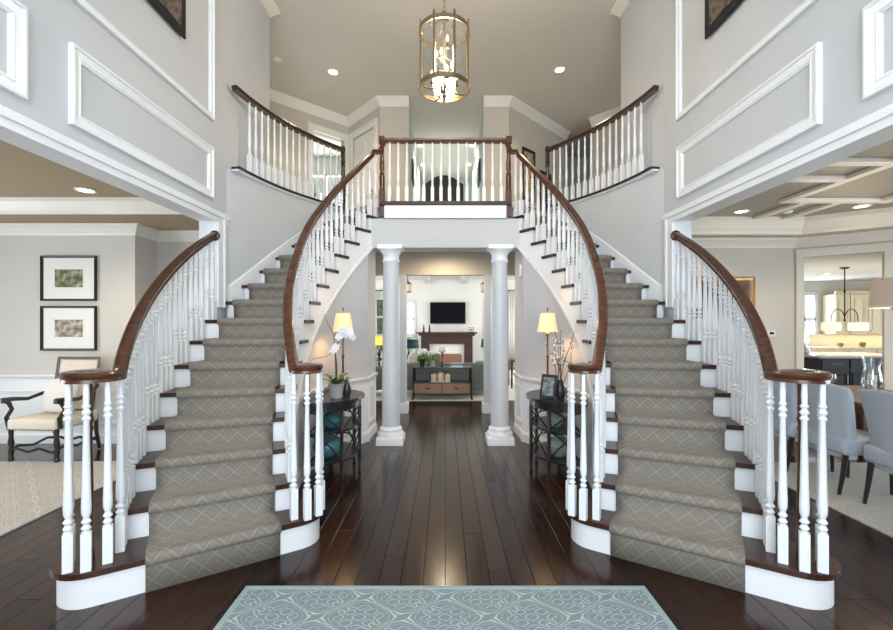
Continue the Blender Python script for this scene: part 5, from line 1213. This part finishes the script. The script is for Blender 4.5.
# planting outside the family room windows and a floor plant
def shrub(loc, label, h, r_, n, m, cat='shrub', name='garden_shrub', pot=None):
    s_ = thing(name, label, cat, loc); b = newbm()
    for i in range(n):
        a = random.uniform(0, 2*PI); rr = r_*math.sqrt(random.random()); z = h*(.12+.88*random.random()); rr *= math.sin(PI*min(.98, z/h*.8+.15))
        c = Vector((rr*math.cos(a), rr*math.sin(a), z)); L = random.uniform(.05, .11)*h/1.6; d = Vector((random.uniform(-1, 1), random.uniform(-1, 1), random.uniform(-.3, 1))).normalized()
        w = d.cross(Vector((random.random(), random.random(), .3))).normalized()*L*.35
        v = [b.verts.new(p) for p in (c-d*L, c+w, c+d*L, c-w)]; b.faces.new(v)
    f = obj('foliage', b, m, s_); f['kind'] = 'stuff'
    b = newbm()
    for i in range(5): a = 2*PI*i/5; taper_tube(b, [(0, 0, .0), (.3*r_*math.cos(a), .3*r_*math.sin(a), h*.4), (.6*r_*math.cos(a), .6*r_*math.sin(a), h*.8)], [.03, .02, .008], 5)
    obj('stems', b, 'twig', s_)
shrub((-2.7, 18.2, -.15), 'leafy green shrub outside the window near the yellow lamp', 3.2, 1.0, 2600, 'leaf_bright'); shrub((3.0, 18.2, -.15), 'leafy green shrub outside the window near the dark end table', 3.2, 1.0, 2600, 'leaf_bright')

# ================================================================ UPSTAIRS
k = 1.0
a45 = math.atan2(9.6-8.11, 2.63-1.17)
for sv, w_, l in ((.62, .42, 'black framed branch print on the upper wall nearer the landing post'), (1.22, .42, 'black framed branch print on the upper wall nearer the gallery newel')):
    p = Vector((1.17, 8.11, 0))+Vector((math.cos(a45), math.sin(a45), 0))*sv+Vector((math.sin(a45), -math.cos(a45), 0))*.003
    framed('framed_print', l, 0, w_, 3.95, 4.95 if sv < 1 else 4.75, 0, ('black_frame', 'branch_print', 'branch_print'), .05, .08, 'framed prints upstairs', a45, (p.x, p.y, 3.85 if sv < 1 else 3.75))
for x, rz, l in ((-.698, PI/2, 'dark framed picture on the upstairs corridor wall by the panel door side'), (.733, -PI/2, 'dark framed picture on the upstairs corridor wall by the framed prints side')):
    framed('framed_print', l, 0, .5, 4.3, 4.75, 0, ('black_frame', 'old_painting', 'old_painting'), .06, .09, 'pictures in the upstairs corridor', rz, (x, 9.4, 4.45))
st_ = thing('settee', 'black high backed settee with arched top in the upstairs corridor', 'settee', (-.03, 9.3, FL2+.002))
def arched(b, x0, x1, z0, z1, hump, y0, y1, n=14):
    poly = [(x0, z0)]+[(x0+(x1-x0)*i/n, z1+hump*math.sin(PI*i/n)) for i in range(n+1)]+[(x1, z0)]
    A = [b.verts.new((x, y0, z)) for x, z in poly]; B = [b.verts.new((x, y1, z)) for x, z in poly]; n_ = len(poly)
    for t in tessellate_polygon([[Vector((x, z, 0)) for x, z in poly]]): b.faces.new([A[i] for i in t]); b.faces.new([B[i] for i in reversed(t)])
    for i in range(n_): b.faces.new((A[i], A[(i+1) % n_], B[(i+1) % n_], B[i]))
b = newbm(); arched(b, -.42, .42, .3, 1.45, .20, .25, .35); obj('backrest', b, 'black_wood', st_)
b = newbm(); cushion(b, -.42, .42, -.25, .3, .3, .46, .04); obj('seat', b, 'black_wood', st_, smooth=True)
for sx in (-1, 1):
    for y in (-.2, .3): b = newbm(); lathe(b, [(.02, 0), (.025, .31)], 8, (sx*.37, y, 0)); obj('leg', b, 'black_wood', st_)
    b = newbm(); tube(b, [(sx*.4, -.2, .45), (sx*.42, -.2, .72), (sx*.42, .28, .74)], .025, 6); obj('arm', b, 'black_wood', st_)
bn = thing('slat_chair', 'brown slat backed wooden chair in the bright bedroom upstairs', 'chair', (-3.0, 9.3, FL2+.002), -.6)
for i in range(5): b = newbm(); box(b, -.2+i*.1-.02, -.2+i*.1+.02, .2, .22, .45, 1.15); obj('slat', b, 'drawer_wood', bn)
b = newbm(); box(b, -.24, .24, .19, .23, 1.15, 1.22); obj('top_rail', b, 'drawer_wood', bn)
b = newbm(); box(b, -.24, .24, -.22, .24, .42, .46); obj('seat', b, 'drawer_wood', bn)
for sx in (-1, 1):
    for y in (-.2, .21): b = newbm(); box(b, sx*.21-.02, sx*.21+.02, y-.02, y+.02, 0, .42); obj('leg', b, 'drawer_wood', bn)
